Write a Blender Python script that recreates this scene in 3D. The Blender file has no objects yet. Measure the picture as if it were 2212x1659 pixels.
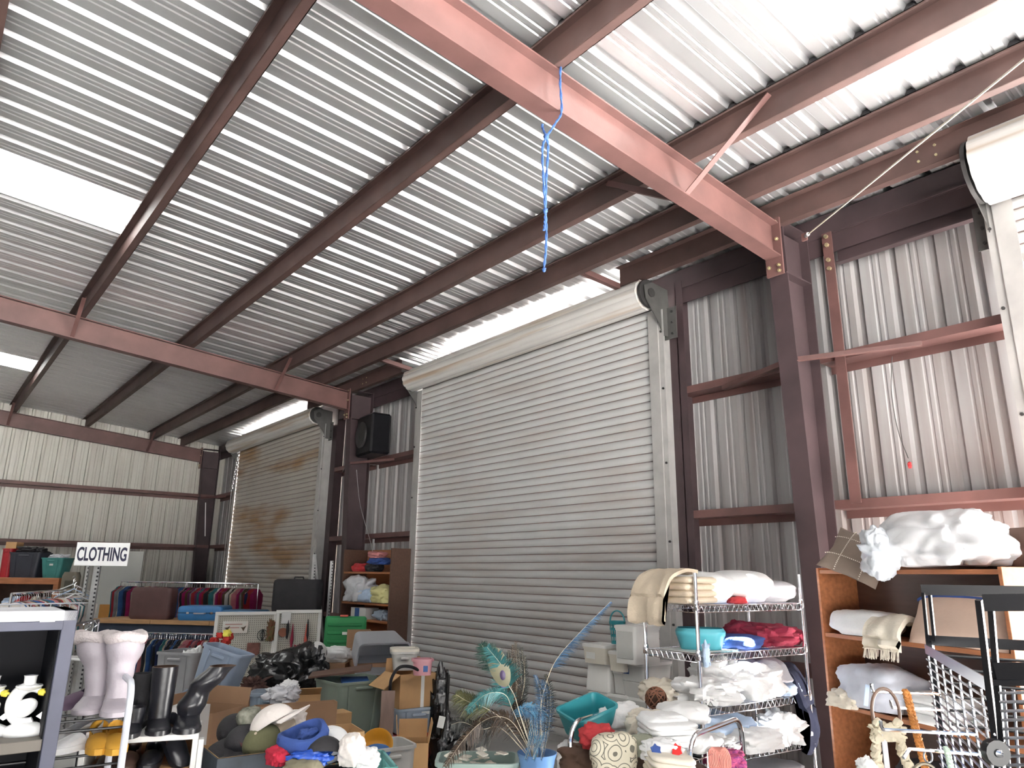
import bpy, bmesh, math, random
from mathutils import Vector, Matrix, noise
random.seed(7)
SC = bpy.context.scene
COL = SC.collection
PI = math.pi
# ------------------------------------------------------------ camera
CAMZ = 1.68
FPX, CX, CY = 1551.5, 1106.0, 829.5
_ya, _pi, _ro = math.radians(50.81), math.radians(14.86), math.radians(0.693)
CF = Vector((-math.sin(_ya)*math.cos(_pi), math.cos(_ya)*math.cos(_pi), math.sin(_pi)))
_R0 = Vector((math.cos(_ya), math.sin(_ya), 0)); _U0 = _R0.cross(CF)
CR = _R0*math.cos(_ro)+_U0*math.sin(_ro); CU = -_R0*math.sin(_ro)+_U0*math.cos(_ro)
cam = bpy.data.objects.new('camera', bpy.data.cameras.new('camera')); COL.objects.link(cam)
cam.data.sensor_fit = 'HORIZONTAL'; cam.data.sensor_width = 36; cam.data.lens = FPX/2212*36
cam.data.clip_start = .05; cam.data.clip_end = 300
_m = Matrix.Identity(4)
for i in range(3):
    _m[i][0], _m[i][1], _m[i][2] = CR[i], CU[i], -CF[i]
_m[2][3] = CAMZ
cam.matrix_world = _m
SC.camera = cam
# ------------------------------------------------------------ light
SC.view_settings.view_transform = 'Standard'; SC.view_settings.look = 'None'
SC.view_settings.gamma = 1; SC.view_settings.use_curve_mapping = False
SC.view_settings.exposure = 1.05
W = bpy.data.worlds.new('sky'); SC.world = W; W.use_nodes = True
_n = W.node_tree.nodes; _n.clear()
_o = _n.new('ShaderNodeOutputWorld'); _b = _n.new('ShaderNodeBackground'); _s = _n.new('ShaderNodeTexSky')
_s.sky_type = 'HOSEK_WILKIE'; _s.turbidity = 3; _s.ground_albedo = .4
SUN_DIR = Vector((-.45, -.42, -.79)).normalized()      # direction the sunlight travels
_s.sun_direction = -SUN_DIR
W.node_tree.links.new(_s.outputs[0], _b.inputs[0]); W.node_tree.links.new(_b.outputs[0], _o.inputs[0])
_b.inputs[1].default_value = 1.6
_l = bpy.data.lights.new('sun', 'SUN'); _l.energy = 130; _l.angle = .009; _l.color = (1, .985, .97)
sun = bpy.data.objects.new('sun', _l); COL.objects.link(sun)
sun.rotation_euler = SUN_DIR.to_track_quat('-Z', 'Y').to_euler(); sun.location = (10, 20, 20)
SC.cycles.use_denoising = True
SC.cycles.max_bounces = 9; SC.cycles.diffuse_bounces = 6; SC.cycles.glossy_bounces = 4
SC.cycles.transmission_bounces = 6; SC.cycles.transparent_max_bounces = 8
SC.cycles.sample_clamp_indirect = 12
SC.cycles.caustics_reflective = False; SC.cycles.caustics_refractive = False

# ------------------------------------------------------------ helpers
def at(px, py, d):
    """world point seen at photo pixel (px,py) at depth d (metres along the view axis)"""
    return Vector((0, 0, CAMZ))+(CF+CR*((px-CX)/FPX)-CU*((py-CY)/FPX))*d
def atY(px, py, Y):
    r = CF+CR*((px-CX)/FPX)-CU*((py-CY)/FPX)
    return Vector((0, 0, CAMZ))+r*(Y/r.y)
def atZ(px, py, Z):
    r = CF+CR*((px-CX)/FPX)-CU*((py-CY)/FPX)
    return Vector((0, 0, CAMZ))+r*((Z-CAMZ)/r.z)
VIEWRZ = math.atan2(CR.y, CR.x)      # rz that makes local +X run to the photo's right and local -Y face the camera

_MATS = {}
def mat(name, col, rough=.6, metal=0., var=.12, scale=6., bump=0., bscale=40., trans=0., alpha=1., stretch=None, emit=0., spec=.5, col2=None):
    if name in _MATS: return _MATS[name]
    m = bpy.data.materials.new(name); m.use_nodes = True
    nt = m.node_tree; N = nt.nodes; L = nt.links
    b = N['Principled BSDF']
    b.inputs['Roughness'].default_value = rough; b.inputs['Metallic'].default_value = metal
    b.inputs['Specular IOR Level'].default_value = spec
    tc = N.new('ShaderNodeTexCoord'); mp = N.new('ShaderNodeMapping')
    L.new(tc.outputs['Object'], mp.inputs[0])
    if stretch: mp.inputs['Scale'].default_value = stretch
    nz = N.new('ShaderNodeTexNoise'); nz.inputs['Scale'].default_value = scale; nz.inputs['Detail'].default_value = 4
    L.new(mp.outputs[0], nz.inputs['Vector'])
    rp = N.new('ShaderNodeValToRGB'); rp.color_ramp.elements[0].position = .3; rp.color_ramp.elements[1].position = .7
    c = Vector(col[:3]); lo = c*(1-var) if col2 is None else Vector(col2[:3]); hi = c*(1+var) if col2 is None else c
    rp.color_ramp.elements[0].color = (*[max(0, v) for v in lo], 1); rp.color_ramp.elements[1].color = (*[min(1, v) for v in hi], 1)
    L.new(nz.outputs['Fac'], rp.inputs[0]); L.new(rp.outputs[0], b.inputs['Base Color'])
    if bump:
        n2 = N.new('ShaderNodeTexNoise'); n2.inputs['Scale'].default_value = bscale; n2.inputs['Detail'].default_value = 3
        L.new(mp.outputs[0], n2.inputs['Vector'])
        bp = N.new('ShaderNodeBump'); bp.inputs['Strength'].default_value = bump; bp.inputs['Distance'].default_value = .01
        L.new(n2.outputs['Fac'], bp.inputs['Height']); L.new(bp.outputs[0], b.inputs['Normal'])
    if trans: b.inputs['Transmission Weight'].default_value = trans
    if alpha < 1: b.inputs['Alpha'].default_value = alpha
    if emit:
        b.inputs['Emission Color'].default_value = (*col[:3], 1); b.inputs['Emission Strength'].default_value = emit
    _MATS[name] = m
    return m

class MB:
    """collects shapes into one mesh"""
    def __init__(s, M=None): s.v = []; s.f = []; s.M = M
    def add(s, vs, fs, M=None):
        k = len(s.v)
        for p in vs:
            p = Vector(p)
            if M is not None: p = M @ p
            if s.M is not None: p = s.M @ p
            s.v.append(p)
        s.f += [tuple(i+k for i in f) for f in fs]
        return s
    def box(s, c, size, bev=0., M=None, rz=0.):
        hx, hy, hz = [v/2 for v in size]; c = Vector(c)
        R = Matrix.Rotation(rz, 3, 'Z') if rz else None
        def T(p):
            p = Vector(p)
            if R: p = R @ p
            return p+c
        if not bev:
            vs = [T((x*hx, y*hy, z*hz)) for z in (-1, 1) for y in (-1, 1) for x in (-1, 1)]
            fs = [(0, 2, 3, 1), (4, 5, 7, 6), (0, 1, 5, 4), (2, 6, 7, 3), (0, 4, 6, 2), (1, 3, 7, 5)]
            return s.add(vs, fs, M)
        b = min(bev, hx*.99, hy*.99, hz*.99); vs = []; idx = {}
        for sx in (-1, 1):
            for sy in (-1, 1):
                for sz in (-1, 1):
                    for a, p in enumerate(((hx, hy-b, hz-b), (hx-b, hy, hz-b), (hx-b, hy-b, hz))):
                        idx[sx, sy, sz, a] = len(vs); vs.append(T((sx*p[0], sy*p[1], sz*p[2])))
        fs = []
        for sg in (-1, 1):
            q = [idx[sg, -1, -1, 0], idx[sg, 1, -1, 0], idx[sg, 1, 1, 0], idx[sg, -1, 1, 0]]; fs.append(q if sg > 0 else q[::-1])
            q = [idx[-1, sg, -1, 1], idx[-1, sg, 1, 1], idx[1, sg, 1, 1], idx[1, sg, -1, 1]]; fs.append(q if sg > 0 else q[::-1])
            q = [idx[-1, -1, sg, 2], idx[1, -1, sg, 2], idx[1, 1, sg, 2], idx[-1, 1, sg, 2]]; fs.append(q if sg > 0 else q[::-1])
        for a in (-1, 1):
            for b2 in (-1, 1):
                q = [idx[a, b2, -1, 0], idx[a, b2, -1, 1], idx[a, b2, 1, 1], idx[a, b2, 1, 0]]; fs.append(q if a*b2 > 0 else q[::-1])
                q = [idx[a, -1, b2, 0], idx[a, 1, b2, 0], idx[a, 1, b2, 2], idx[a, -1, b2, 2]]; fs.append(q if a*b2 > 0 else q[::-1])
                q = [idx[-1, a, b2, 1], idx[-1, a, b2, 2], idx[1, a, b2, 2], idx[1, a, b2, 1]]; fs.append(q if a*b2 > 0 else q[::-1])
                for c2 in (-1, 1):
                    q = [idx[a, b2, c2, 0], idx[a, b2, c2, 1], idx[a, b2, c2, 2]]; fs.append(q if a*b2*c2 > 0 else q[::-1])
        return s.add(vs, fs, M)
    def loft(s, rings, cap0=True, cap1=True, closed=True, M=None):
        n = len(rings[0]); vs = [p for r in rings for p in r]; fs = []
        for i in range(len(rings)-1):
            for j in range(n if closed else n-1):
                a = i*n+j; b = i*n+(j+1) % n
                fs.append((a, b, b+n, a+n))
        if cap0: fs.append(tuple(range(n-1, -1, -1)))
        if cap1: fs.append(tuple(range((len(rings)-1)*n, len(rings)*n)))
        return s.add(vs, fs, M)
    def lathe(s, prof, n=20, c=(0, 0, 0), cap0=True, cap1=True, M=None, sx=1., sy=1.):
        c = Vector(c)
        return s.loft([[c+Vector((r*sx*math.cos(2*PI*k/n), r*sy*math.sin(2*PI*k/n), z)) for k in range(n)] for r, z in prof], cap0, cap1, True, M)
    def tube(s, pts, r, n=8, closed=False, M=None, rr=None):
        pts = [Vector(p) for p in pts]; K = len(pts); rings = []
        t = (pts[1]-pts[0]).normalized(); up = Vector((0, 0, 1)) if abs(t.z) < .9 else Vector((1, 0, 0))
        a = t.cross(up).normalized()
        for i in range(K):
            if closed: t2 = (pts[(i+1) % K]-pts[i-1])
            elif i == 0: t2 = pts[1]-pts[0]
            elif i == K-1: t2 = pts[-1]-pts[-2]
            else: t2 = (pts[i+1]-pts[i]).normalized()+(pts[i]-pts[i-1]).normalized()
            if t2.length < 1e-9: t2 = t
            t2.normalize(); a = (a-t2*a.dot(t2))
            if a.length < 1e-6: a = t2.orthogonal()
            a.normalize(); b = t2.cross(a); t = t2
            q = rr[i] if rr else r
            rings.append([pts[i]+a*(q*math.cos(2*PI*k/n))+b*(q*math.sin(2*PI*k/n)) for k in range(n)])
        if closed:
            rings.append(rings[0]); return s.loft(rings, False, False, True, M)
        return s.loft(rings, True, True, True, M)
    def bar(s, p0, p1, w, h, up=(0, 0, 1), M=None):
        """rectangular bar from p0 to p1, w across, h along up"""
        p0, p1 = Vector(p0), Vector(p1); t = (p1-p0).normalized(); u = Vector(up); a = t.cross(u).normalized(); u = a.cross(t)
        q = [(-1, -1), (1, -1), (1, 1), (-1, 1)]
        return s.loft([[p+a*(i*w/2)+u*(j*h/2) for i, j in q] for p in (p0, p1)], True, True, True, M)
    def prism(s, poly, axis_vec, M=None):
        a = Vector(axis_vec); return s.loft([[Vector(p) for p in poly], [Vector(p)+a for p in poly]], True, True, True, M)
    def mesh(s, name, m=None, smooth=35):
        me = bpy.data.meshes.new(name); me.from_pydata([tuple(v) for v in s.v], [], s.f); me.validate()
        bm = bmesh.new(); bm.from_mesh(me); bmesh.ops.recalc_face_normals(bm, faces=bm.faces); bm.to_mesh(me); bm.free()
        if smooth:
            me.polygons.foreach_set('use_smooth', [True]*len(me.polygons)); me.set_sharp_from_angle(angle=math.radians(smooth))
        if m is not None: me.materials.append(m)
        return me
def place(name, me, parent=None, loc=(0, 0, 0), rot=(0, 0, 0)):
    o = bpy.data.objects.new(name, me); COL.objects.link(o); o.parent = parent; o.location = loc; o.rotation_euler = rot
    return o
def part(name, mb, m, parent=None, smooth=35, loc=(0, 0, 0), rot=(0, 0, 0), label=None):
    o = place(name, mb.mesh(name, m, smooth), parent, loc, rot)
    if label: o['label'] = label
    return o
def tag(o, label, cat, group=None, kind=None):
    o['label'] = label
    if cat: o['category'] = cat
    if group: o['group'] = group
    if kind: o['kind'] = kind
    return o
def thing(name, label, cat, loc=(0, 0, 0), rz=0., group=None, rot=None):
    o = place(name, None, None, loc, rot or (0, 0, rz)); o.empty_display_size = .05
    return tag(o, label, cat, group)
def struct(name, label=None, loc=(0, 0, 0)):
    o = place(name, None, None, loc); o.empty_display_size = .05; o['kind'] = 'structure'
    if label: o['label'] = label
    return o
def copy_tree(o, parent=None, loc=None, rz=None, label=None):
    c = o.copy(); COL.objects.link(c); c.parent = parent
    if loc is not None: c.location = loc
    if rz is not None: c.rotation_euler = (0, 0, rz)
    if label: c['label'] = label
    for ch in o.children:
        if ch is not c: copy_tree(ch, c)
    return c
def rrect(w, d, r, z=0., n=3, c=(0, 0)):
    """rounded rectangle ring"""
    r = min(r, w/2*.98, d/2*.98); out = []
    for (sx, sy, a0) in ((1, 1, 0), (-1, 1, PI/2), (-1, -1, PI), (1, -1, 1.5*PI)):
        for k in range(n+1):
            a = a0+PI/2*k/n
            out.append(Vector((c[0]+sx*(w/2-r)+r*math.cos(a), c[1]+sy*(d/2-r)+r*math.sin(a), z)))
    return out
def lerp(a, b, t): return a+(b-a)*t
def spline(pts, n=8):
    """Catmull-Rom through the points"""
    P = [Vector(p) for p in pts]; P = [P[0]*2-P[1]]+P+[P[-1]*2-P[-2]]; out = []
    for i in range(1, len(P)-2):
        for k in range(n):
            t = k/n; a, b, c, d = P[i-1:i+3]
            out.append(.5*((2*b)+(c-a)*t+(2*a-5*b+4*c-d)*t*t+(3*b-a-3*c+d)*t**3))
    out.append(P[-2]); return out
# ------------------------------------------------------------ building shell
D = 5.95                       # inner face of the long wall
TS = math.tan(math.radians(4.95))
RZ0 = CAMZ+3.62                # underside of the roof at Y = 0
def roofz(y): return RZ0-TS*y
XF = [-18.85, -10.88, -2.973, 4.93]      # frame lines
XG = -19.02
M_steel = mat('red_oxide_steel', (.118, .058, .053), .5, 0, .25, 3.0, .05, 60)
M_steel2 = mat('shaded_red_steel', (.048, .030, .033), .55, 0, .25, 3.0, .05, 60)  # shade on columns, jambs and eave steel put into the colour
M_purlin = mat('dark_purlin_steel', (.078, .044, .039), .55, 0, .25, 3.0, .05, 60)  # darker tone than the rafter steel
M_roof = mat('roof_sheet_metal', (.74, .74, .75), .34, .8, .04, 2)
M_skyl = bpy.data.materials.new('translucent_roof_sheet'); M_skyl.use_nodes = True
_nt = M_skyl.node_tree; _nt.nodes.clear()
_t = _nt.nodes.new('ShaderNodeBsdfTranslucent'); _t.inputs[0].default_value = (.85, .87, .85, 1)
_u = _nt.nodes.new('ShaderNodeOutputMaterial'); _nt.links.new(_t.outputs[0], _u.inputs[0])
_q = _nt.nodes.new('ShaderNodeTexNoise'); _q.inputs['Scale'].default_value = 3
_rr = _nt.nodes.new('ShaderNodeValToRGB'); _rr.color_ramp.elements[0].color = (.17, .175, .17, 1); _rr.color_ramp.elements[1].color = (.20, .205, .20, 1)
_nt.links.new(_q.outputs[0], _rr.inputs[0]); _nt.links.new(_rr.outputs[0], _t.inputs[0])
def wall_mat(name, base, streak, sc=(4., 4., .25), lo=.35, hi=.8):
    m = mat(name, base, .5, .1, .05, 1.5)
    nt = m.node_tree; N = nt.nodes; L = nt.links; b = N['Principled BSDF']
    tc = [n for n in N if n.type == 'TEX_COORD'][0]
    mp = N.new('ShaderNodeMapping'); mp.inputs['Scale'].default_value = sc; L.new(tc.outputs['Object'], mp.inputs[0])
    nz = N.new('ShaderNodeTexNoise'); nz.inputs['Scale'].default_value = 2.2; nz.inputs['Detail'].default_value = 3; L.new(mp.outputs[0], nz.inputs['Vector'])
    oi = N.new('ShaderNodeObjectInfo'); vm = N.new('ShaderNodeVectorMath'); vm.operation = 'ADD'
    L.new(tc.outputs['Object'], vm.inputs[0]); L.new(oi.outputs['Location'], vm.inputs[1]); L.new(vm.outputs[0], mp.inputs[0])
    rp = N.new('ShaderNodeValToRGB'); rp.color_ramp.elements[0].position = lo; rp.color_ramp.elements[1].position = hi
    L.new(nz.outputs['Fac'], rp.inputs[0])
    mx = N.new('ShaderNodeMixRGB'); mx.inputs[2].default_value = (*streak, 1)
    old = b.inputs['Base Color'].links[0].from_socket
    L.new(rp.outputs[0], mx.inputs[0]); L.new(old, mx.inputs[1]); L.new(mx.outputs[0], b.inputs['Base Color'])
    return m
M_wall = wall_mat('wall_sheet_paint', (.35, .343, .345), (.24, .205, .20))
M_wallg = wall_mat('end_wall_sheet_paint', (.56, .545, .50), (.45, .42, .38))
M_slat = wall_mat('door_slat_paint', (.56, .56, .56), (.46, .43, .41), (.3, 1, 2.2), .45, .75)
M_slat_rust = wall_mat('door_slat_rusty_paint', (.46, .43, .39), (.33, .20, .10), (.25, .6, 1.0), .48, .68)
M_galv = mat('galvanised_steel', (.42, .42, .42), .45, .5, .15, 8)
M_dark = mat('dark_grimy_steel', (.03, .028, .028), .6, .2, .3, 8)
M_floor = mat('worn_concrete', (.36, .355, .345), .8, 0, .15, 1.2, .1, 20)
M_ground = mat('pale_gravel_yard', (.74, .73, .70), .9, 0, .08, .8, .2, 10)
M_bolt = mat('zinc_bolt', (.55, .48, .30), .35, .8, .1, 20)

# ground and floor
g = part('ground_outside', MB().box((0, 10, -.07), (150, 150, .1)), M_ground); g['kind'] = 'structure'; g['label'] = 'pale yard outside the open roll-up door'
g = part('floor', MB().box((-3, -5, -.05), (34, 22.2, .1)), M_floor); g['kind'] = 'structure'; g['label'] = 'concrete warehouse floor'

# ribbed sheet profile over 3 pitches; x across, q = recess depth (0 at the inner face)
PT = .3048
def rib_profile():
    p = []
    for k in range(3):
        o = k*PT
        p += [(o, 0), (o+.0, 0)] if k == 0 else []
        p += [(o+.030, 0), (o+.052, .033), (o+.088, .033), (o+.110, 0), (o+.165, 0), (o+.174, .006), (o+.186, .006), (o+.195, 0), (o+.222, 0), (o+.231, .006), (o+.243, .006), (o+.252, 0), (o+PT, 0)]
    return p
PROF = rib_profile(); PW = 3*PT
def sheet_mesh(name, m, f):
    """f(x, q) -> list of points along the sheet"""
    rows = [f(x, q) for x, q in PROF]
    mb = MB(); mb.loft(rows, False, False, False)
    return mb.mesh(name, m, 20)
# roof: sheets from eave to ridge, and down the other slope
YR = -6.0
roof = struct('ceiling', 'ribbed sheet metal roof on red purlins')
SX0 = -7.29+PW*15
def roof_sheet(y0, y1, m, nm):
    return sheet_mesh(nm, m, lambda x, q: [Vector((-x, y, roofz(y)+q)) for y in (y0, y1)])
me_full = roof_sheet(6.1, YR, M_roof, 'roof_sheet'); me_a = roof_sheet(6.1, 1.27, M_roof, 'roof_sheet'); me_b = roof_sheet(-3.2, YR, M_roof, 'roof_sheet')
me_s = roof_sheet(1.27, -3.2, M_skyl, 'translucent_sheet')
for k in range(29):
    x = SX0-PW*k
    if k in (7, 15, 23):  # the first is overhead out of view, added for more light
        place('roof_sheet', me_a, roof, (x, 0, 0)); place('roof_sheet', me_b, roof, (x, 0, 0))
        place('translucent_sheet', me_s, roof, (x, 0, 0))['label'] = 'bright translucent skylight sheet'
    else: place('roof_sheet', me_full, roof, (x, 0, 0))
zr = roofz(YR)
def slope_strip(nm, m, x0, x1, ya=YR, yb=-16.2):
    part(nm, MB().add([(x0, ya, zr-TS*(YR-ya)), (x1, ya, zr-TS*(YR-ya)), (x1, yb, zr-TS*(YR-yb)), (x0, yb, zr-TS*(YR-yb))], [(0, 1, 2, 3)]), m, roof)
_xs = [-19.3, -15.52, -14.6, -8.2, -7.29, -.9, 0, 8]
for k in range(7):
    if k % 2 == 0: slope_strip('far_slope', M_roof, _xs[k], _xs[k+1])
    else:
        slope_strip('far_slope', M_roof, _xs[k], _xs[k+1], YR, -8); slope_strip('far_slope', M_roof, _xs[k], _xs[k+1], -13, -16.2)
        slope_strip('translucent_sheet', M_skyl, _xs[k], _xs[k+1], -8, -13)  # unseen skylights added to the rear slope to brighten the interior
# foam closure blocks where ribs meet the eave-side purlin of the right bay
def wall_sheet_R(z0, z1):
    return sheet_mesh('wall_sheet', M_wall, lambda x, q: [Vector((-x, q, z)) for z in (z0, z1)])
wallR = struct('wall_back', 'ribbed sheet metal wall with the roll-up doors')
DOORS = [(-16.94, -12.33), (-9.08, -4.47), (-1.43, 3.18)]
GW = .17                                          # guide width
me_w = wall_sheet_R(0, 4.86)
def fill_wall(x0, x1):
    """sheets starting at x1 and running to x0"""
    x = x1
    while x > x0+.02:
        w = min(PW, x-x0)
        if w > PW-.01: place('wall_sheet', me_w, wallR, (x, D, 0))
        else:
            rows = [[Vector((-xx, q, z)) for z in (0, 4.86)] for xx, q in [p for p in PROF if p[0] < w-.001]+[(w, [q for x_, q in PROF if x_ <= w][-1])]]
            if len(rows) > 1: place('wall_sheet', MB().loft(rows, False, False, False).mesh('wall_sheet', M_wall, 20), wallR, (x, D, 0))
        x -= PW
fill_wall(XG-.15, DOORS[0][0]+.12); fill_wall(DOORS[0][1]-.12, DOORS[1][0]+.12); fill_wall(DOORS[1][1]-.12, DOORS[2][0]+.12); fill_wall(DOORS[2][1]-.12, 8)
# gable wall at the far end
wallL = struct('wall_left', 'far end wall of pale ribbed sheets')
for k in range(25):
    y1 = 6.0-PW*k; zt = (roofz(y1-PW) if y1-PW > YR else zr)+.05
    rows = [[Vector((-q, -xx, z)) for z in (0, zt)] for xx, q in PROF]
    place('wall_sheet', MB().loft(rows, False, False, False).mesh('wall_sheet', M_wallg, 20), wallL, (XG, y1, 0))
# walls behind the camera; end wall doorway added to let light in
for nm, bxs in (('wall_right', (((8.0, -11.5, 2.6), (.1, 9.2, 5.4)), ((8.0, 4.0, 2.6), (.1, 4.2, 5.4)), ((8.0, -2.5, 4.8), (.1, 8.9, 1.2)))), ('wall_front', (((-5.5, -16.1, 2.6), (27.2, .1, 5.2)),))):
    mb = MB()
    for c, sz in bxs: mb.box(c, sz)
    o = part(nm, mb, M_wall, None, 0); o['kind'] = 'structure'; o['label'] = 'near end wall with a wide doorway added to let light in behind the camera' if nm == 'wall_right' else 'plain sheet wall behind the camera'

# ---- steel: purlins
def zsec(y, z, h, fw, lip, t, dirn=-1):
    """Z / C section polygon in the YZ plane; web at y, bottom flange towards dirn"""
    return [(y, z), (y+dirn*fw, z), (y+dirn*fw, z+lip), (y+dirn*(fw-t), z+lip), (y+dirn*(fw-t), z+t), (y+dirn*-t+dirn*t*2, z+t), (y+dirn*t, z+h-t), (y-dirn*fw, z+h-t), (y-dirn*fw, z+h)][:9]+[(y, z+h)]
_c = MB(); _c.loft([[Vector((-.038, yy, 0)), Vector((.038, yy, 0)), Vector((.017, yy, .031)), Vector((-.017, yy, .031))] for yy in (-.03, .03)]); CLOSURE = _c.mesh('closure_block', mat('dark_foam', (.02, .018, .02), .9), 0)
PUR = [-1.48, -.10, 1.325, 2.753, 4.15, 4.87]
names = ['uppermost purlin at the left corner of the photo', 'red steel purlin bordering the skylight sheets', 'red steel purlin running behind the hanging blue rope', 'red steel purlin braced to the rafter, second from the eave', 'red steel purlin nearest the roll-up doors']
for i, y in enumerate(PUR):
    h = .195; z = roofz(y)-.2-.003
    w = MB()
    t = .006
    # web, bottom flange toward the room with lip, top flange toward the eave
    X0, X1 = -18.95, 7.9
    xm, XL = (X0+X1)/2, X1-X0; yw = y-.068
    w.box((xm, yw, z+h/2), (XL, t, h)); w.box((xm, yw+.035, z+t/2), (XL, .07, t)); w.box((xm, yw-.035, z+h-t/2), (XL, .07, t))
    w.box((xm, yw+.067, z+.011), (XL, t, .022)); w.box((xm, yw-.067, z+h-.011), (XL, t, .022))
    lab = ('red steel purlin above the camera out of view' if i == 0 else names[i-1])
    pu = tag(part('purlin', w, M_purlin, None, 0), lab, 'purlin')
    if i >= 3:                                    # dark foam closures plugging the sheet ribs over the bright right bay
        for k in range(27):
            xr = SX0-PW*8-PT*k-.07+PT*9
            if -2.85 < xr < 3.2: place('closure_block', CLOSURE, pu, (xr, yw-.02, roofz(yw-.02)-.001))
# nested second purlin under the door-side purlin, two lengths over the near rafter and the end bay
for (xa, xb, lb) in ((-4.75, -.55, 'short doubled purlin crossing the near rafter below the eave purlin'), (-12.6, -9.2, 'short doubled purlin crossing the far rafter')):
    y = 5.33; z = roofz(y)-.2-.01
    w = MB(); xm, XL = (xa+xb)/2, xb-xa; w.box((xm, y, z+.1), (XL, .006, .19)); w.box((xm, y+.035, z+.004), (XL, .07, .006)); w.box((xm, y-.035, z+.19), (XL, .07, .006)); w.box((xm, y+.068, z+.012), (XL, .006, .022))
    o = tag(part('purlin', w, M_purlin, None, 0), lb, 'purlin')
    for k in range(4):
        b = MB(); b.lathe([(.011, 0), (.011, .008)], 6, M=Matrix.Translation((xb-1.1-.12*(k % 2), y-.004, z+.06+.08*(k//2))) @ Matrix.Rotation(PI/2, 4, 'X'))
        part('bolt', b, M_bolt, o)
# eave strut
w = MB(); w.box((-5.5, 5.845, roofz(5.855)-.11), (27, .18, .2)); w.box((-5.5, 5.775, roofz(5.84)-.29), (27, .02, .17))
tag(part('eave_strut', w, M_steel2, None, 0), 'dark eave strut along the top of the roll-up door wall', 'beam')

# ---- rafters
HZ0 = CAMZ+3.1                       # underside of rafter at Y=0
RH = .315; FWD = .137
def rz_(y): return HZ0-.0878*y
def rafter(xf, label, deep=.0):
    r = thing('rafter', label, 'rafter', (xf, 0, 0))
    y0, y1 = -6.0, 5.29
    za, zb = rz_(y0), rz_(y1)
    w = MB(); w.add([(-.004, y0, za), (.004, y0, za), (.004, y1, zb), (-.004, y1, zb), (-.004, y0, za+RH), (.004, y0, za+RH), (.004, y1, zb+RH), (-.004, y1, zb+RH)],
                    [(0, 1, 2, 3), (4, 7, 6, 5), (0, 3, 7, 4), (1, 5, 6, 2), (0, 4, 5, 1), (3, 2, 6, 7)])
    part('web', w, M_steel, r, 0)
    for nm, o in (('bottom_flange', 0), ('top_flange', RH-.012)):
        f = MB(); f.bar((0, y0, za+o+.006), (0, y1, zb+o+.006), FWD, .012); part(nm, f, M_steel, r, 0)
    e = MB(); e.box((0, y1+.01, 4.42), (FWD+.02, .018, .52)); ep = part('end_plate', e, M_steel, r, 0)
    for z in (4.64, 4.48, 4.24, 4.19):
        for sx in (-1, 1):
            if z == 4.19 and sx < 0: continue
            b = MB(); b.lathe([(.016, 0), (.016, .014), (.009, .014), (.009, .024)], 6, M=Matrix.Translation((sx*.045, y1, z)) @ Matrix.Rotation(PI/2, 4, 'X'))
            part('bolt', b, M_bolt, ep)
    return r
rn = rafter(XF[2], 'near red rafter carrying the blue rope'); rf = rafter(XF[1], 'far red rafter crossing the photo at mid height')
re_ = rafter(XF[0], 'dark end rafter against the far gable wall'); rp = rafter(XF[3], 'red rafter out of view right of the open door')
def angle_bar(p0, p1, w=.05, t=.006):
    p0, p1 = Vector(p0), Vector(p1); tt = (p1-p0).normalized(); a = tt.cross(Vector((0, 0, 1)))
    if a.length < .01: a = Vector((1, 0, 0))
    a.normalize(); b = a.cross(tt)
    q = [(0, 0), (w, 0), (w, t), (t, t), (t, w), (0, w)]
    return MB().loft([[p+a*i+b*j for i, j in q] for p in (p0, p1)])
# flange braces rafter <-> purlin (children of the rafters)
for r, ys in ((rn, (4.15,)), (rf, (1.325, 4.15)), (re_, (1.325, 4.15))):
    for y in ys:
        for sg in (-1, 1):
            if r is re_ and sg < 0: continue
            zb = rz_(y)
            part('flange_brace', angle_bar((sg*.05, y-.09, zb+.015), (sg*(.78 if r is rn else .55), y-.085, zb+RH+(.16 if r is rn else .12))), M_steel, r, 0)
# ---- columns
def column(xf, label, yi_top=5.335, yi_bot=5.50, yo=5.74):
    c = thing('column', label, 'column', (xf, 0, 0))
    zt = 4.60
    w = MB(); w.add([(-.004, yi_bot, 0), (.004, yi_bot, 0), (.004, yo, 0), (-.004, yo, 0), (-.004, yi_top, zt), (.004, yi_top, zt), (.004, yo, zt), (-.004, yo, zt)],
                    [(0, 3, 2, 1), (4, 5, 6, 7), (0, 1, 5, 4), (2, 3, 7, 6), (1, 2, 6, 5), (0, 4, 7, 3)])
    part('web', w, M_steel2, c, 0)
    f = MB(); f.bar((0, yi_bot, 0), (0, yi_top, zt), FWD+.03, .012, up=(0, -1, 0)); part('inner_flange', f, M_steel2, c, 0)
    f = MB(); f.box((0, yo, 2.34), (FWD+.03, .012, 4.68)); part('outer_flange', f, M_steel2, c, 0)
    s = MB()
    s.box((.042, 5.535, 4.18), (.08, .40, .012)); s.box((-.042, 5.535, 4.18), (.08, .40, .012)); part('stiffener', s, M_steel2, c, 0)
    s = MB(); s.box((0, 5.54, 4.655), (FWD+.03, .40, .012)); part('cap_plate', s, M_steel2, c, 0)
    return c
cn = column(XF[2], 'near red steel column beside the wooden bookcase'); cf = column(XF[1], 'far red steel column between the two closed roll-up doors')
ce = column(XF[0], 'dark corner column at the far gable wall'); cx_ = column(XF[3], 'red column out of view right of the open door')
for c in (cn, cf, ce):
    xs = ((1, .9), (-1, -.9)) if c is not ce else ((1, .9),)
    for sg, dx in xs:
        part('girt_brace', angle_bar((sg*.07, 5.40, 3.40), (dx, 5.74, 3.405), .045), M_steel, c, 0)
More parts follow.
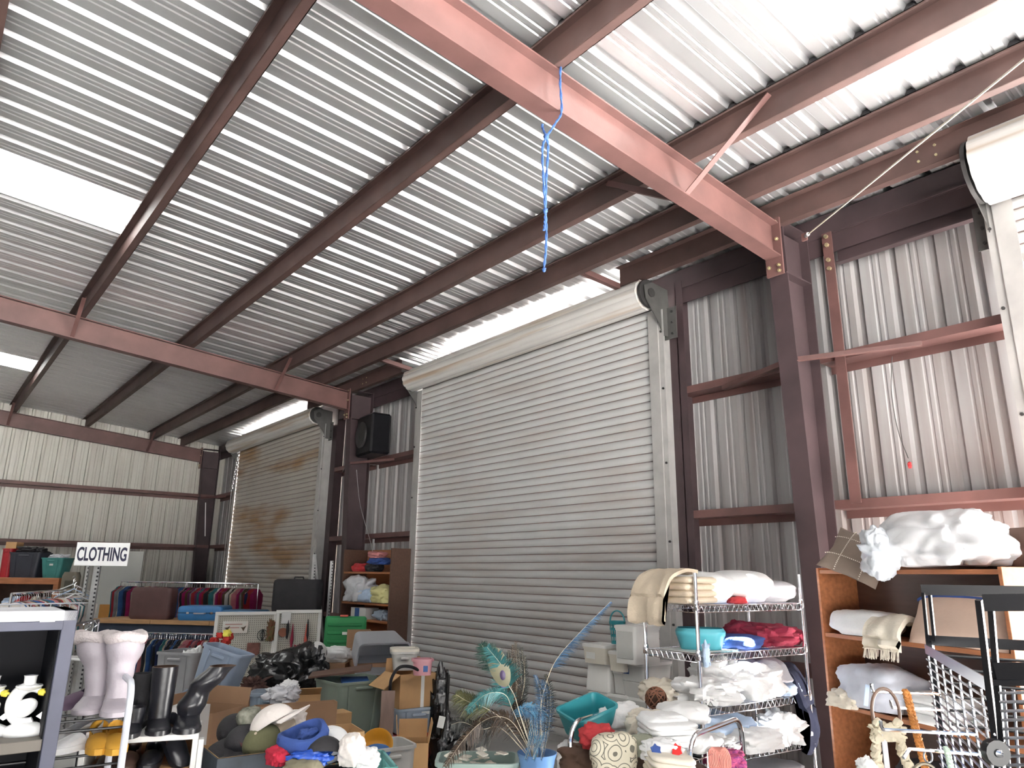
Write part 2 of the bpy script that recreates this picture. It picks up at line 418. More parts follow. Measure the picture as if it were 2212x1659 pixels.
# ---- girts: bypass channels 0.19 deep standing off the wall
def girt(x0, x1, z, label):
    w = MB(); xm, L = (x0+x1)/2, x1-x0
    w.box((xm, 5.85, z), (L, .19, .006)); w.box((xm, 5.757, z+.033), (L, .006, .07)); w.box((xm, 5.943, z-.033), (L, .006, .07)); w.box((xm, 5.767, z+.066), (L, .02, .005))
    tag(part('girt', w, M_steel, None, 0), label, 'girt')
hs = ((.95, 'lowest'), (2.225, 'middle'), (3.455, 'upper'))
for (x0, x1, where) in ((XG+.02, DOORS[0][0]-.02, 'in the far corner left of the rusty door'), (DOORS[0][1]+.02, XF[1]-.05, 'between the rusty door and the far column'), (XF[1]+.05, DOORS[1][0]-.02, 'between far column and big grey door'), (DOORS[1][1]+.02, XF[2]-.08, 'between big grey door and near column'), (XF[2]+.08, DOORS[2][0]-.02, 'between near column and the open door')):
    for z, nm in hs: girt(x0, x1, z, f'{nm} red girt {where}')
for z, nm in hs[1:]:
    w = MB(); w.box((XG+.11, -5, z), (.19, 21.5, .006)); w.box((XG+.20, -5, z+.033), (.006, 21.5, .07)); w.box((XG+.02, -5, z-.033), (.006, 21.5, .07))
    tag(part('girt', w, M_steel, None, 0), f'{nm} red girt along the far gable wall', 'girt')
# header and jamb post left of the open door
w = MB(); w.box(((-2.66+DOORS[2][0])/2, 5.80, 4.45), (DOORS[2][0]+2.66, .012, .30)); w.box(((-2.66+DOORS[2][0])/2, 5.77, 4.595), (DOORS[2][0]+2.66, .07, .012)); w.box(((-2.66+DOORS[2][0])/2, 5.77, 4.305), (DOORS[2][0]+2.66, .07, .012))
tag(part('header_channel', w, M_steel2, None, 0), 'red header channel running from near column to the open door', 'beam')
w = MB(); w.box((-2.71, 5.735, 3.43), (.085, .012, 2.34)); w.box((-2.745, 5.77, 3.43), (.012, .07, 2.34))
o = tag(part('jamb_post', w, M_steel, None, 0), 'thin red angle post standing close behind the near column', 'post')
for z in (4.56, 4.48, 4.34, 4.26):
    b = MB(); b.lathe([(.018, 0), (.018, .03)], 6, M=Matrix.Translation((-2.71, 5.735, z)) @ Matrix.Rotation(PI/2, 4, 'X')); part('bolt', b, M_bolt, o)
# dark jamb channels each side of the closed doors
for i, (a, b_) in enumerate(DOORS[:2]):
    for x, sd in ((a-.10, 'left'), (b_+.10, 'right')):
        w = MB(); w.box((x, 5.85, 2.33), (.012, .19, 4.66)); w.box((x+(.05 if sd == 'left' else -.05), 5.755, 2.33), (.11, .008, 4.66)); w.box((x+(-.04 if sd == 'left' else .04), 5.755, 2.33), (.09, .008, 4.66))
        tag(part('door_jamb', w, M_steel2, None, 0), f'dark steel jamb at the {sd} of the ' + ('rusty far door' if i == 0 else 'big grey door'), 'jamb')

# ---- roll-up doors
YD = 5.60
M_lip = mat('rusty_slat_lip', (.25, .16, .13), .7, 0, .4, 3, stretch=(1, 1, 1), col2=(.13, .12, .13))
def slat_mesh(L, h, m):
    q = []                                    # curved slat with a lip at the bottom, section in YZ
    for k in range(7):
        t = k/6; q.append((-.016*math.sin(PI*t)**.7, h*(.10+.90*t)))
    sec = [(0.004, 0), (-.004, 0), (-.004, h*.09)]+q+[(.004, h)]
    me = MB().loft([[Vector((x, y, z)) for x in (-L/2, L/2)] for y, z in sec], False, False, False).mesh('slat', m, 28); me.materials.append(M_lip)
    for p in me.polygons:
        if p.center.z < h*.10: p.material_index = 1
    return me
M_guide = mat('door_guide_grey', (.40, .39, .38), .5, .3, .12, 5)
M_coil = wall_mat('door_coil_paint', (.56, .54, .52), (.42, .33, .25), (.2, 6, 6), .5, .7)
M_brkt = mat('dull_grey_bracket', (.08, .078, .075), .6, .2, .2, 6)
def rollup(n, x0, x1, m, label, closed=True, bottom=.02, ns=50):
    d = struct(f'door_{n}', label, ((x0+x1)/2, YD, 0))
    L = x1-x0-.16; H = 4.46
    h = (H-.05)/ns
    me = slat_mesh(L, h, m)
    if closed:
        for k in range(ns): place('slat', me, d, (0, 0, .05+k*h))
        w = MB(); w.box((0, 0, .03), (L, .05, .06)); part('bottom_bar', w, M_guide, d)
    else:
        for k in range(ns-7, ns): place('slat', me, d, (0, 0, .05+k*h))
        w = MB(); w.box((0, 0, .05+(ns-7)*h-.02), (L, .06, .06)); part('bottom_bar', w, M_guide, d)
    for sx in (-1, 1):
        w = MB(); xx = sx*(x1-x0)/2
        w.box((xx-sx*.062, -.035, 2.17), (.125, .008, 4.34)); w.box((xx-sx*.004, .06, 2.17), (.008, .19, 4.34)); w.box((xx-sx*.062, .06, 2.17), (.125, .008, 4.34))
        w.box((xx+sx*.03, -.02, 2.17), (.06, .008, 4.34))
        gd = part('guide', w, M_guide, d, 0)
        for z in (.5, 1.25, 2.0, 2.75, 3.5, 4.1):
            b = MB(); b.lathe([(.012, 0), (.012, .012)], 6, M=Matrix.Translation((xx+sx*.035, -.026, z)) @ Matrix.Rotation(PI/2, 4, 'X')); part('bolt', b, M_dark, gd)
    # coil: the rolled curtain, a faceted roll with spiral slat edges
    rc = .158 if closed else .24; zc = 4.485 if closed else 4.45; yc = -(rc+.012)
    prof = []; N = 11 if closed else 13
    for k in range(N):
        a0 = 2*PI*k/N
        for j in range(4):
            a = a0+2*PI/N*j/4; r = rc+.012*math.sin(PI*j/4)
            prof.append((yc+r*math.cos(a), zc+r*math.sin(a)))
    Lc = L+.10
    w = MB().loft([[Vector((x, y, z)) for y, z in prof] for x in (-Lc/2, Lc/2)]); part('coil', w, M_coil, d, 28)
    for sx in (-1, 1):
        xx = sx*(Lc/2+.035)
        w = MB(); pr = [(rc+.03, -.012), (rc+.03, .012)]
        w.lathe([(rc*.95, -.014), (rc*.95, .014)], 24, M=Matrix.Translation((xx, yc, zc)) @ Matrix.Rotation(PI/2, 4, 'Y'))
        w.lathe([(.05, -.03), (.05, .03)], 12, M=Matrix.Translation((xx+sx*.02, yc, zc)) @ Matrix.Rotation(PI/2, 4, 'Y'))
        part('end_wheel', w, M_dark, d)
        # bracket plate running from the wheel down to the guide
        pl = [(yc-.10, zc+.06), (yc+.02, zc+.12), (.10, zc+.10), (.12, zc-.42), (.0, zc-.42), (-.06, zc-.30), (yc-.08, zc-.08)]
        w = MB().prism([Vector((xx+sx*.03, y, z)) for y, z in pl], (sx*.008, 0, 0)); w.box((xx+sx*.07, .08, zc-.28), (.16, .01, .34))
        bk = part('coil_bracket', w, M_brkt, d, 0)
        for z in (zc-.16, zc-.28, zc-.40):
            b = MB(); b.lathe([(.013, 0), (.013, .012)], 6, M=Matrix.Translation((xx+sx*.10, .075, z)) @ Matrix.Rotation(PI/2, 4, 'X')); part('bolt', b, M_dark, bk)
    return d
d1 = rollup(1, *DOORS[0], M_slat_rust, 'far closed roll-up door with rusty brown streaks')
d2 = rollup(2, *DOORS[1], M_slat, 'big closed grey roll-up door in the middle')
d3 = rollup(3, *DOORS[2], M_slat, 'open roll-up door at the right edge, curtain rolled up', False)
# struts holding the big door's coil up to the purlin
for (x, nm) in ((-4.75, 'right'), (-8.95, 'left')):
    tag(part('coil_strut', angle_bar((x, 5.36, 4.60), (x-.12, 4.90, 4.70), .06), M_steel, None, 0), f'short steel strut above the {nm} end of the big door coil', 'strut')
# ------------------------------------------------------------ object library
def S(n, d): return n*d/FPX                     # photo pixels at depth d -> metres
M_white = mat('white_cotton', (.80, .80, .80), .85, 0, .04, 8, .25, 60)
M_cream = mat('cream_cotton', (.72, .66, .56), .85, 0, .06, 8, .25, 60)
M_beige = mat('beige_blanket', (.62, .52, .40), .9, 0, .08, 8, .35, 80)
M_greycl = mat('pale_grey_cloth', (.55, .55, .58), .85, 0, .08, 6, .2, 60)
M_ltblue = mat('light_blue_cloth', (.50, .62, .80), .85, 0, .12, 6, .2, 60)
M_blue = mat('royal_blue_cloth', (.035, .075, .26), .9, 0, .15, 8, .3, 80)
M_navy = mat('navy_cloth', (.018, .022, .05), .9, 0, .2, 8, .3, 80)
M_red = mat('red_cloth', (.42, .03, .035), .85, 0, .15, 8, .3, 80)
M_maroon = mat('crimson_cloth', (.26, .018, .045), .85, 0, .2, 6, .3, 60)
M_brown = mat('brown_cloth', (.075, .04, .025), .9, 0, .25, 8, .3, 60)
M_black = mat('black_cloth', (.014, .013, .016), .8, 0, .3, 8, .2, 60)
M_bag = mat('black_bin_bag', (.006, .006, .007), .22, 0, .2, 5, .6, 18)
M_clearbag = mat('clear_plastic_bag', (.80, .80, .84), .18, 0, .05, 6, .5, 25, alpha=.82)
M_teal = mat('teal_plastic', (.03, .26, .30), .4, 0, .06, 4)
M_turq = mat('turquoise_plastic', (.09, .42, .50), .4, 0, .06, 4)
M_whitepl = mat('white_plastic', (.76, .75, .73), .45, 0, .03, 4)
M_creampl = mat('ivory_plastic', (.66, .62, .54), .5, 0, .04, 4)
M_frost = mat('frosted_plastic', (.60, .60, .58), .35, 0, .04, 4, alpha=.86)
M_frostb = mat('blue_frosted_plastic', (.42, .50, .60), .35, 0, .05, 4, alpha=.88)
M_greypl = mat('grey_tote_plastic', (.22, .25, .30), .45, 0, .06, 4)
M_sagepl = mat('sage_tote_plastic', (.24, .29, .24), .5, 0, .06, 4)
M_greentote = mat('green_tote_plastic', (.015, .20, .06), .45, 0, .08, 4)
M_card = mat('brown_cardboard', (.34, .20, .115), .85, 0, .10, 5, .05, 90)
M_card2 = mat('tan_cardboard', (.50, .30, .14), .85, 0, .10, 5, .05, 90)
M_tape = mat('packing_tape', (.16, .12, .09), .4, 0, .1, 6)
M_chrome = mat('chrome', (.75, .75, .78), .12, 1, .03, 4)
M_blacksteel = mat('black_enamel_steel', (.008, .008, .010), .3, 0, .2, 8, spec=.35)
M_wood = mat('orange_wood_veneer', (.36, .135, .055), .5, 0, .2, 5, stretch=(1, 8, 8))
M_wood2 = mat('brown_laminate', (.10, .052, .036), .5, 0, .15, 5, stretch=(1, 8, 8))
M_pine = mat('pine_board', (.46, .26, .12), .6, 0, .18, 5, stretch=(1, 9, 9))
M_label = mat('paper_label', (.75, .75, .72), .7, 0, .05, 6)
M_redlabel = mat('red_label_print', (.55, .10, .07), .6, 0, .1, 6)
M_bluelabel = mat('blue_label_print', (.03, .10, .30), .5, 0, .1, 6)

def lump(w, d, h, seed=0, fold=.12, freq=4., ex=.7, flat=.35, nu=52, nv=26, droop=0., stretch=(1, 1, 1.6), sharp=1.):
    """soft crumpled lump, base at z=0"""
    mb = MB(); rings = []; off = Vector((seed*7.31, seed*3.17, seed*1.93))
    def pw(c, e): return math.copysign(abs(c)**e, c)
    size = (w+d+h)/3
    for j in range(nv+1):
        v = -PI/2+PI*j/nv; ring = []
        for i in range(nu):
            u = 2*PI*i/nu
            x = pw(math.cos(v), ex)*pw(math.cos(u), ex); y = pw(math.cos(v), ex)*pw(math.sin(u), ex); z = pw(math.sin(v), ex)
            p = Vector((x*w/2, y*d/2, z*h/2))
            q = Vector((p.x*stretch[0], p.y*stretch[1], p.z*stretch[2]))*(freq/max(size, .05)*.5)+off
            q = q+Vector((noise.noise(q*.7+Vector((3, 1, 8))), noise.noise(q*.7+Vector((5, 9, 2))), 0))*.6
            n1 = abs(noise.noise(q))*2.2-.6
            n2 = abs(noise.noise(q*2.1+Vector((9, 4, 1))))*2.2-.6
            n3 = abs(noise.noise(q*4.3+Vector((2, 7, 5))))*2.2-.6
            k = 1+fold*(n1*1.0+n2*.55+n3*.22)
            p = Vector((p.x*k, p.y*k, p.z*k))
            zz = p.z+h/2
            if zz < h*flat*.5: zz = zz*.35
            ring.append(Vector((p.x, p.y, max(0, zz))))
        rings.append(ring)
    mb.loft(rings, True, True)
    return mb
def cloth(name, label, cat, loc, rz, size, m, seed=1, fold=.14, freq=4.5, group=None, tilt=(0, 0), **kw):
    mb = lump(*size, seed=seed, fold=fold, freq=freq, **kw)
    o = part(name, mb, m, None, 60, loc, (tilt[0], tilt[1], rz)); return tag(o, label, cat, group)
def drape_sheet(prof, width, thick=.012, seed=0, wav=.012, freq=5., nx=18):
    """cloth following a side profile of (y, z) points, width along x, with folds"""
    P = spline([(0, y, z) for y, z in prof], 5); mb = MB(); top = []; bot = []
    n = len(P)
    for i in range(nx+1):
        x = (i/nx-.5)*width; r1 = []; r2 = []
        for k, p in enumerate(P):
            t = (P[min(k+1, n-1)]-P[max(k-1, 0)]).normalized(); nn = Vector((0, -t.z, t.y))
            if nn.z < 0 and abs(nn.z) > .2: nn = -nn
            a = wav*(noise.noise(Vector((x*freq*2+seed*5, k*.22, seed)))+.6*noise.noise(Vector((x*freq*5, k*.1, seed+4))))*(.5+k/n)
            q = p+nn*a
            r1.append(Vector((x+.4*a, q.y, q.z))+nn*thick/2); r2.append(Vector((x+.4*a, q.y, q.z))-nn*thick/2)
        top.append(r1+r2[::-1])
    mb.loft(top, True, True); return mb
def folded(w, d, n, th, seed=0, m=None, name='fold'):
    """a folded cloth of n rounded layers"""
    mb = MB(); rnd = random.Random(seed)
    for k in range(n):
        ww, dd = w*(1+rnd.uniform(-.04, .03)), d*(1+rnd.uniform(-.04, .03)); z = k*th
        def ring(s, zz):
            return [Vector((p.x+.004*noise.noise(p*20+Vector((k, seed, 0))), p.y+.006*noise.noise(p*16+Vector((seed, k, 3))), zz+.006*noise.noise(Vector((p.x*9, p.y*9, k+seed))))) for p in rrect(ww*s, dd*s, .03, 0, 4)]
        mb.loft([ring(.90, z+.001), ring(.985, z+th*.25), ring(1, z+th*.5), ring(.985, z+th*.75), ring(.90, z+th*1.02)])
    return mb
def tub_mesh(w, d, h, taper=.85, r=.04, wall=.004, rim=.012, rimh=.018, floor=.006):
    """open container: outer wall, rolled rim, inner wall, floor; base at z=0, size given at the top"""
    mb = MB()
    def R(s, z, g=0): return rrect(w*s+g, d*s+g, max(r+g/2, .004), z)
    mb.loft([R(taper, 0), R(lerp(taper, 1, .04), .004), R(1, h-rimh), R(1, h-rimh, rim*2), R(1, h, rim*2), R(1, h, -2*wall), R(taper, floor, -2*wall)], True, True)
    return mb
def lid_mesh(w, d, z, th=.02, over=.014, r=.04, ridge=True):
    mb = MB(); g = over*2
    L = [rrect(w+g, d+g, r, z), rrect(w+g, d+g, r, z+th), rrect(w+g-.02, d+g-.02, r, z+th+.004)]
    if ridge: L += [rrect(w*.86, d*.86, r, z+th+.004), rrect(w*.82, d*.82, r, z+th-.006)]
    mb.loft(L, True, True); return mb
def tote(name, label, loc, rz, w, d, h, m, lid=None, taper=.85, group=None, cat='storage bin', tilt=(0, 0), labelp=None, ribs=True, handle=True):
    t = thing(name, label, cat, loc, group=group, rot=(tilt[0], tilt[1], rz))
    b = part('body', tub_mesh(w, d, h, taper), m, t)
    if ribs:
        for sx in (-.28, .28):
            mb = MB(); mb.add([(sx*w*taper-.01, -d*taper/2-.001, .02), (sx*w*taper+.01, -d*taper/2-.001, .02), (sx*w+.01, -d/2-.001, h-.03), (sx*w-.01, -d/2-.001, h-.03), (sx*w*taper-.006, -d*taper/2-.008, .02), (sx*w*taper+.006, -d*taper/2-.008, .02), (sx*w+.006, -d/2-.008, h-.03), (sx*w-.006, -d/2-.008, h-.03)], [(4, 5, 6, 7), (0, 4, 7, 3), (1, 2, 6, 5), (0, 1, 5, 4), (3, 7, 6, 2)])
            part('rib', mb, m, t, 0)
    if handle:
        mb = MB()
        for sx in (-1, 1): pass
        mb.box((0, -d/2-.012, h-.05), (w*.34, .018, .022), .006); part('handle', mb, m, t)
    if lid: part('lid', lid_mesh(w, d, h), lid, t)
    if labelp:
        x, z, lw, lh, lm = labelp
        k = lerp(taper, 1, z/h)
        mb = MB(); mb.box((x, -d*k/2-.004, z), (lw, .002, lh)); part('paper_label', mb, lm, t, 0)
    return t
def carton(name, label, loc, rz, w, d, h, m=None, flaps=(), tape=False, closed=False, tilt=(0, 0), cat='cardboard box', group=None, patches=()):
    """flaps: (side 'f','b','l','r', angle degrees from horizontal outwards, length)"""
    m = m or M_card; t = thing(name, label, cat, loc, group=group, rot=(tilt[0], tilt[1], rz)); k = .005
    mb = MB()
    mb.loft([rrect(w, d, .002, 0, 1), rrect(w, d, .002, h, 1), rrect(w-2*k, d-2*k, .002, h, 1), rrect(w-2*k, d-2*k, .002, .006, 1)], True, True); part('body', mb, m, t, 0)
    if closed:
        mb = MB(); mb.box((0, -d/4, h+.002), (w, d/2-.002, .005)); part('flap', mb, m, t, 0)
        mb = MB(); mb.box((0, d/4, h+.002), (w, d/2-.002, .005)); part('flap', mb, m, t, 0)
    for sd, ang, L in flaps:
        a = math.radians(ang); c, s = math.cos(a), math.sin(a)
        if sd in 'fb':
            sg = -1 if sd == 'f' else 1; p0, p1 = Vector((0, sg*d/2, h)), Vector((0, sg*(d/2+L*c), h+L*s)); mb = MB().bar(p0, p1, w-.01, .005, up=(0, -sg*s, c))
        else:
            sg = -1 if sd == 'l' else 1; p0, p1 = Vector((sg*w/2, 0, h)), Vector((sg*(w/2+L*c), 0, h+L*s)); mb = MB().bar(p0, p1, d-.01, .005, up=(-sg*s, 0, c))
        part('flap', mb, m, t, 0)
    if tape:
        mb = MB(); mb.box((0, 0, h+.006), (w, .05, .001)); mb.box((w/2+.001, 0, h-.05), (.001, .05, .1)); part('tape', mb, M_tape, t, 0)
    for (sd, u, z, pw, ph, pm) in patches:
        mb = MB()
        if sd == 'f': mb.box((u, -d/2-.001, z), (pw, .002, ph))
        else: mb.box((w/2+.001, u, z), (.002, pw, ph))
        part('printed_patch', mb, pm, t, 0)
    return t
def wire_grid(mb, w, h, nx, ny, r):
    """grid of rods in XZ"""
    for i in range(nx+1): mb.tube([(w*i/nx, 0, 0), (w*i/nx, 0, h)], r, 5)
    for j in range(ny+1): mb.tube([(0, r*1.6, h*j/ny), (w, r*1.6, h*j/ny)], r, 5)
    return mb
# ------------------------------------------------------------ chrome wire shelf unit by the near column
WA = Vector((-2.92, 3.90, 0)); WRZ = math.radians(85); WL, WD = 1.09, .46
def WP(x, y, z): return WA+Matrix.Rotation(WRZ, 3, 'Z') @ Vector((x, y, z))
ws = thing('wire_shelf', 'tall chrome wire shelf unit heaped with linens', 'shelf', WA, WRZ)
SHZ = [1.505, 1.21, .90, .62, .18]
for (x, y) in ((0, 0), (WL, 0), (0, WD), (WL, WD)):
    mb = MB(); mb.lathe([(.0125, .03), (.0125, 1.70), (.010, 1.705)], 12, (x, y, 0)); p = part('post', mb, M_chrome, ws)
    for z in SHZ:
        mb = MB(); mb.lathe([(.016, z-.03), (.019, z-.025), (.017, z+.025), (.014, z+.03)], 12, (x, y, 0)); part('collar', mb, M_chrome, p)
    mb = MB(); mb.lathe([(.02, 0), (.02, .012), (.008, .014), (.008, .04)], 10, (x, y, 0)); part('foot', mb, M_blacksteel, p)
def wshelf(z):
    mb = MB()
    for dz in (0, -.042):
        mb.tube([(0, 0, z+dz), (WL, 0, z+dz), (WL, WD, z+dz), (0, WD, z+dz)], .0035, 5, True)
    s = part('shelf_frame', mb, M_chrome, ws)
    tr = MB()
    for (a, b) in (((0, 0), (WL, 0)), ((WL, 0), (WL, WD)), ((WL, WD), (0, WD)), ((0, WD), (0, 0))):
        L = math.hypot(b[0]-a[0], b[1]-a[1]); n = max(2, int(L/.045)); pts = []
        for k in range(2*n+1):
            t = k/(2*n); pts.append((lerp(a[0], b[0], t), lerp(a[1], b[1], t), z-(.042 if k % 2 else 0)))
        tr.tube(pts, .0025, 4)
    o = part('truss_wire', tr, M_chrome, s); o['kind'] = 'stuff'
    g = MB()
    for k in range(1, 42): g.tube([(WL*k/42, 0, z+.003), (WL*k/42, WD, z+.003)], .0016, 4)
    for y in (.12, .34): g.tube([(0, y, z), (WL, y, z)], .003, 4)
    o = part('deck_wire', g, M_chrome, s); o['kind'] = 'stuff'
for z in SHZ: wshelf(z)
def wcl(name, label, x, y, k, size, m, rz=0., seed=1, cat='cloth', dz=.006, **kw):
    return cloth(name, label, cat, WP(x, y, SHZ[k]+dz), WRZ+rz, size, m, seed, **kw)
# top deck
o = tag(part('blanket', folded(.30, .40, 4, .042, 3), M_beige, None, 60, WP(.10, .22, SHZ[0]+.006), (0, 0, WRZ)), 'tan blanket folded in thick layers at the left of the top wire shelf', 'blanket')
o = tag(part('blanket', drape_sheet([(.16, .20), (.05, .215), (-.07, .17), (-.15, .06), (-.165, -.08), (-.15, -.10)], .30, .022, 4, .02), M_beige, None, 60, WP(-.03, .24, SHZ[0]), (0, 0, WRZ-PI/2)), 'tan blanket end hanging over the left edge of the top wire shelf', 'blanket')
o = tag(part('sheet', drape_sheet([(.16, .03), (.0, .03), (-.07, .0), (-.085, -.06), (-.03, -.065)], .20, .014, 6, .01), M_white, None, 60, WP(.0, .33, SHZ[0]), (0, 0, WRZ-PI/2)), 'white sheet corner hanging below the tan blanket', 'sheet')
wcl('pillow', 'plump white pillow in the middle of the top wire shelf', .64, .20, 0, (.50, .44, .215), M_white, .1, 11, 'pillow', fold=.06, freq=2.2, ex=.8, flat=.2)
wcl('comforter', 'white comforter bunched beside the tan blanket on the top shelf', .30, .20, 0, (.30, .42, .205), M_white, .1, 12, 'comforter', fold=.07, freq=2.5, ex=.75, flat=.2)
wcl('pillow', 'white pillow in a clear plastic bag at the right of the top wire shelf', .98, .22, 0, (.42, .44, .155), M_clearbag, -.1, 13, 'pillow', fold=.08, freq=3, ex=.8, flat=.2)
wcl('cloth', 'small red cloth squeezed between the white pillows', .46, .05, 0, (.16, .10, .045), M_red, 0, 14)
# second deck
pl = Vector((.30, .24))
t = thing('washtub', 'turquoise plastic wash tub on the second wire shelf', 'tub', WP(.27, .22, SHZ[1]+.006), math.radians(38))
part('body', MB().loft([rrect(.25, .17, .06, 0), rrect(.26, .18, .06, .004), rrect(.31, .22, .07, .085), rrect(.318, .228, .07, .09), rrect(.325, .235, .07, .115), rrect(.30, .21, .07, .135), rrect(.29, .20, .065, .135), rrect(.30, .21, .06, .10), rrect(.25, .17, .05, .01)], True, True), M_turq, t, 40)
o = tag(part('paper_sheet', MB().box((0, 0, 0), (.42, .30, .004)), M_whitepl, None, 0, WP(.25, .22, SHZ[1]+.0065), (0, 0, WRZ)), 'white liner sheet under the turquoise tub', 'liner')
wcl('cloth', 'royal blue cloth folded on the second wire shelf', .60, .20, 1, (.40, .34, .085), M_blue, .2, 21, fold=.12, freq=3, ex=.6)
o = tag(part('board', MB().box((0, 0, 0), (.55, .32, .006), .002), M_teal, None, 0, WP(.80, .20, SHZ[1]+.01), (0, 0, WRZ)), 'thin teal board under the blue cloth', 'board'); 
bpy.data.objects.remove(o)
wcl('cloth', 'crimson bedspread heaped at the right of the second wire shelf', .96, .22, 1, (.50, .46, .14), M_maroon, 0, 23, fold=.26, freq=5, ex=.7)
wcl('cloth', 'crimson bedspread fold peaking behind the blue cloth', .80, .32, 1, (.28, .24, .165), M_maroon, .5, 24, fold=.2, freq=5, ex=.9)
t = tag(part('rag', lump(.05, .05, .15, 31, .25, 6, ex=.9), M_ltblue, None, 60, WP(.03, -.03, SHZ[1]-.07), (0, 0, WRZ)), 'pale rag tied on the front post of the wire shelf', 'rag')
# third deck: white clothes
specs = [('shirt', 'white shirt sleeve sticking up on the third wire shelf', .42, .22, (.34, .34, .26), M_white, 41, .3, .8),
 ('shirt', 'white shirt with blue stripe on the third wire shelf', .62, .16, (.46, .46, .22), M_white, 42, .2, .7),
 ('shirt', 'white shirt hanging forward over the third wire shelf edge', .16, .10, (.40, .40, .17), M_white, 43, .28, .8),
 ('shirt', 'cream shirt at the left end of the third wire shelf', .00, .32, (.30, .30, .13), M_cream, 44, .25, .8),
 ('cloth', 'pale blue folded shirts at the right end of the third wire shelf', .90, .10, (.26, .26, .085), M_ltblue, 45, .14, .6)]
for nm, lb, x, y, sz, m, sd, fo, e in specs: wcl(nm, lb, x, y, 2, sz, m, 0, sd, 'clothing', fold=fo, freq=5, ex=e)
tag(part('shirt_stripe', drape_sheet([(.0, .22), (-.10, .17), (-.16, .08)], .035, .004, 2, .002, nx=4), M_blue, None, 60, WP(.52, .10, SHZ[2]-.01), (0, 0, WRZ)), 'blue stripe band on the white shirt', 'band'); bpy.data.objects.remove(bpy.data.objects['shirt_stripe'])
tag(part('sheet', drape_sheet([(.30, .12), (.15, .24), (-.05, .25), (-.20, .20), (-.30, .10)], .34, .02, 8, .03), M_greycl, None, 60, WP(.80, .30, SHZ[2]), (0, 0, WRZ-.4)), 'grey-white quilt arched over the back of the third wire shelf', 'quilt')
tag(part('jacket', drape_sheet([(.12, .10), (.0, .17), (-.10, .12), (-.17, -.06), (-.19, -.24), (-.15, -.34)], .24, .035, 9, .03), M_navy, None, 60, WP(1.0, .16, SHZ[2]), (0, 0, WRZ+.35)), 'navy jacket hanging off the right end of the third wire shelf', 'jacket')
tag(part('ribbon', MB().box((0, 0, 0), (.02, .06, .10), .004), M_navy, None, 0, WP(.06, -.09, SHZ[2]+.12), (.4, .3, WRZ)), 'dark cuff band on the hanging white shirt', 'cuff'); bpy.data.objects.remove(bpy.data.objects['ribbon'])
# fourth deck
for nm, lb, x, y, sz, m, sd, fo in (('shirt', 'light blue shirt bunched on the fourth wire shelf', .40, .20, (.46, .40, .20), M_ltblue, 51, .2), ('shirt', 'white shirt lying at the front of the fourth wire shelf', .46, -.02, (.44, .26, .14), M_white, 52, .22),
   ('blouse', 'white ruffled blouse spilling over the fourth wire shelf edge', .76, .03, (.26, .30, .20), M_white, 53, .34), ('cloth', 'grey patterned cloth at the right end of the fourth wire shelf', .98, .12, (.30, .30, .15), M_greycl, 54, .2), ('cloth', 'dark grey cloth tucked at the left of the fourth wire shelf', .08, .25, (.28, .34, .12), M_black, 55, .2)):
    wcl(nm, lb, x, y, 3, sz, m, 0, sd, 'clothing', fold=fo, freq=6 if 'ruffled' in lb else 4.5, ex=.8)
wcl('cushion', 'dark teal velvet cushion on the bottom wire shelf', .62, .18, 4, (.60, .42, .24), mat('dark_teal_velvet', (.03, .06, .075), .9, 0, .4, 9, .2, 50), .3, 61, 'cushion', fold=.1)
wcl('cloth', 'pale lavender sheet laid over the cushion on the bottom wire shelf', .86, .16, 4, (.42, .38, .06), M_greycl, .2, 62, 'sheet', dz=.235, fold=.15)

# ------------------------------------------------------------ white storage boxes in front of the big door
def zof(py, px, d): return at(px, py, d).z
def cbox(label, px, py, d, w, dep, z0, h, m, lid=None, taper=.93, name='storage_box', lab=None, rz=0., cat='storage box', group=None, flip=False):
    """front-right vertical edge at photo (px,py) depth d; front faces -Y"""
    c = at(px, py, d); loc = Vector((c.x-w/2*math.cos(rz)-dep/2*math.sin(rz), c.y+dep/2*math.cos(rz)-w/2*math.sin(rz), z0))
    t = thing(name, label, cat, loc, rz, group)
    mb = tub_mesh(w, dep, h-.02 if lid else h, taper, .02, .003, .006, .014)
    if flip:
        for v in mb.v: v.z = h-v.z
    part('body', mb, m, t)
    if lid: part('lid', lid_mesh(w, dep, h-.02, .02, .008, .02), lid, t)
    if lab:
        lx, lz, lw, lh, lm = lab; k = lerp(taper, 1, lz/h)
        part('paper_label', MB().box((lx, -dep*k/2-.003, lz), (lw, .002, lh)), lm, t, 0)
    return t
cd = 5.5
c0 = (1392, 1470)
cbox('frosted white storage box at the foot of the right stack by the big door', *c0, cd, .26, .44, .0, .46, M_frost, M_whitepl)
cbox('wide flat white storage box second from the foot of the right stack', 1394, 1470, cd, .25, .44, .462, .31, M_frost, M_whitepl)
cbox('clear storage box above the wide flat boxes in the right stack', 1390, 1450, cd, .22, .34, .774, .115, M_frost, None)
cbox('clear storage box with a blue and red brand sticker', 1388, 1440, cd, .23, .35, .892, .135, M_frost, M_whitepl, lab=(-.055, .075, .055, .05, M_bluelabel))
cbox('white drawer unit with frosted front on top of the right stack', 1372, 1400, cd-.05, .205, .30, 1.03, .275, M_whitepl, M_whitepl, taper=.995, name='drawer_unit', cat='drawer unit')
o = bpy.data.objects['drawer_unit']
part('drawer', MB().box((0, -.152, .135), (.165, .006, .20), .004), M_frost, o, label='frosted drawer front')
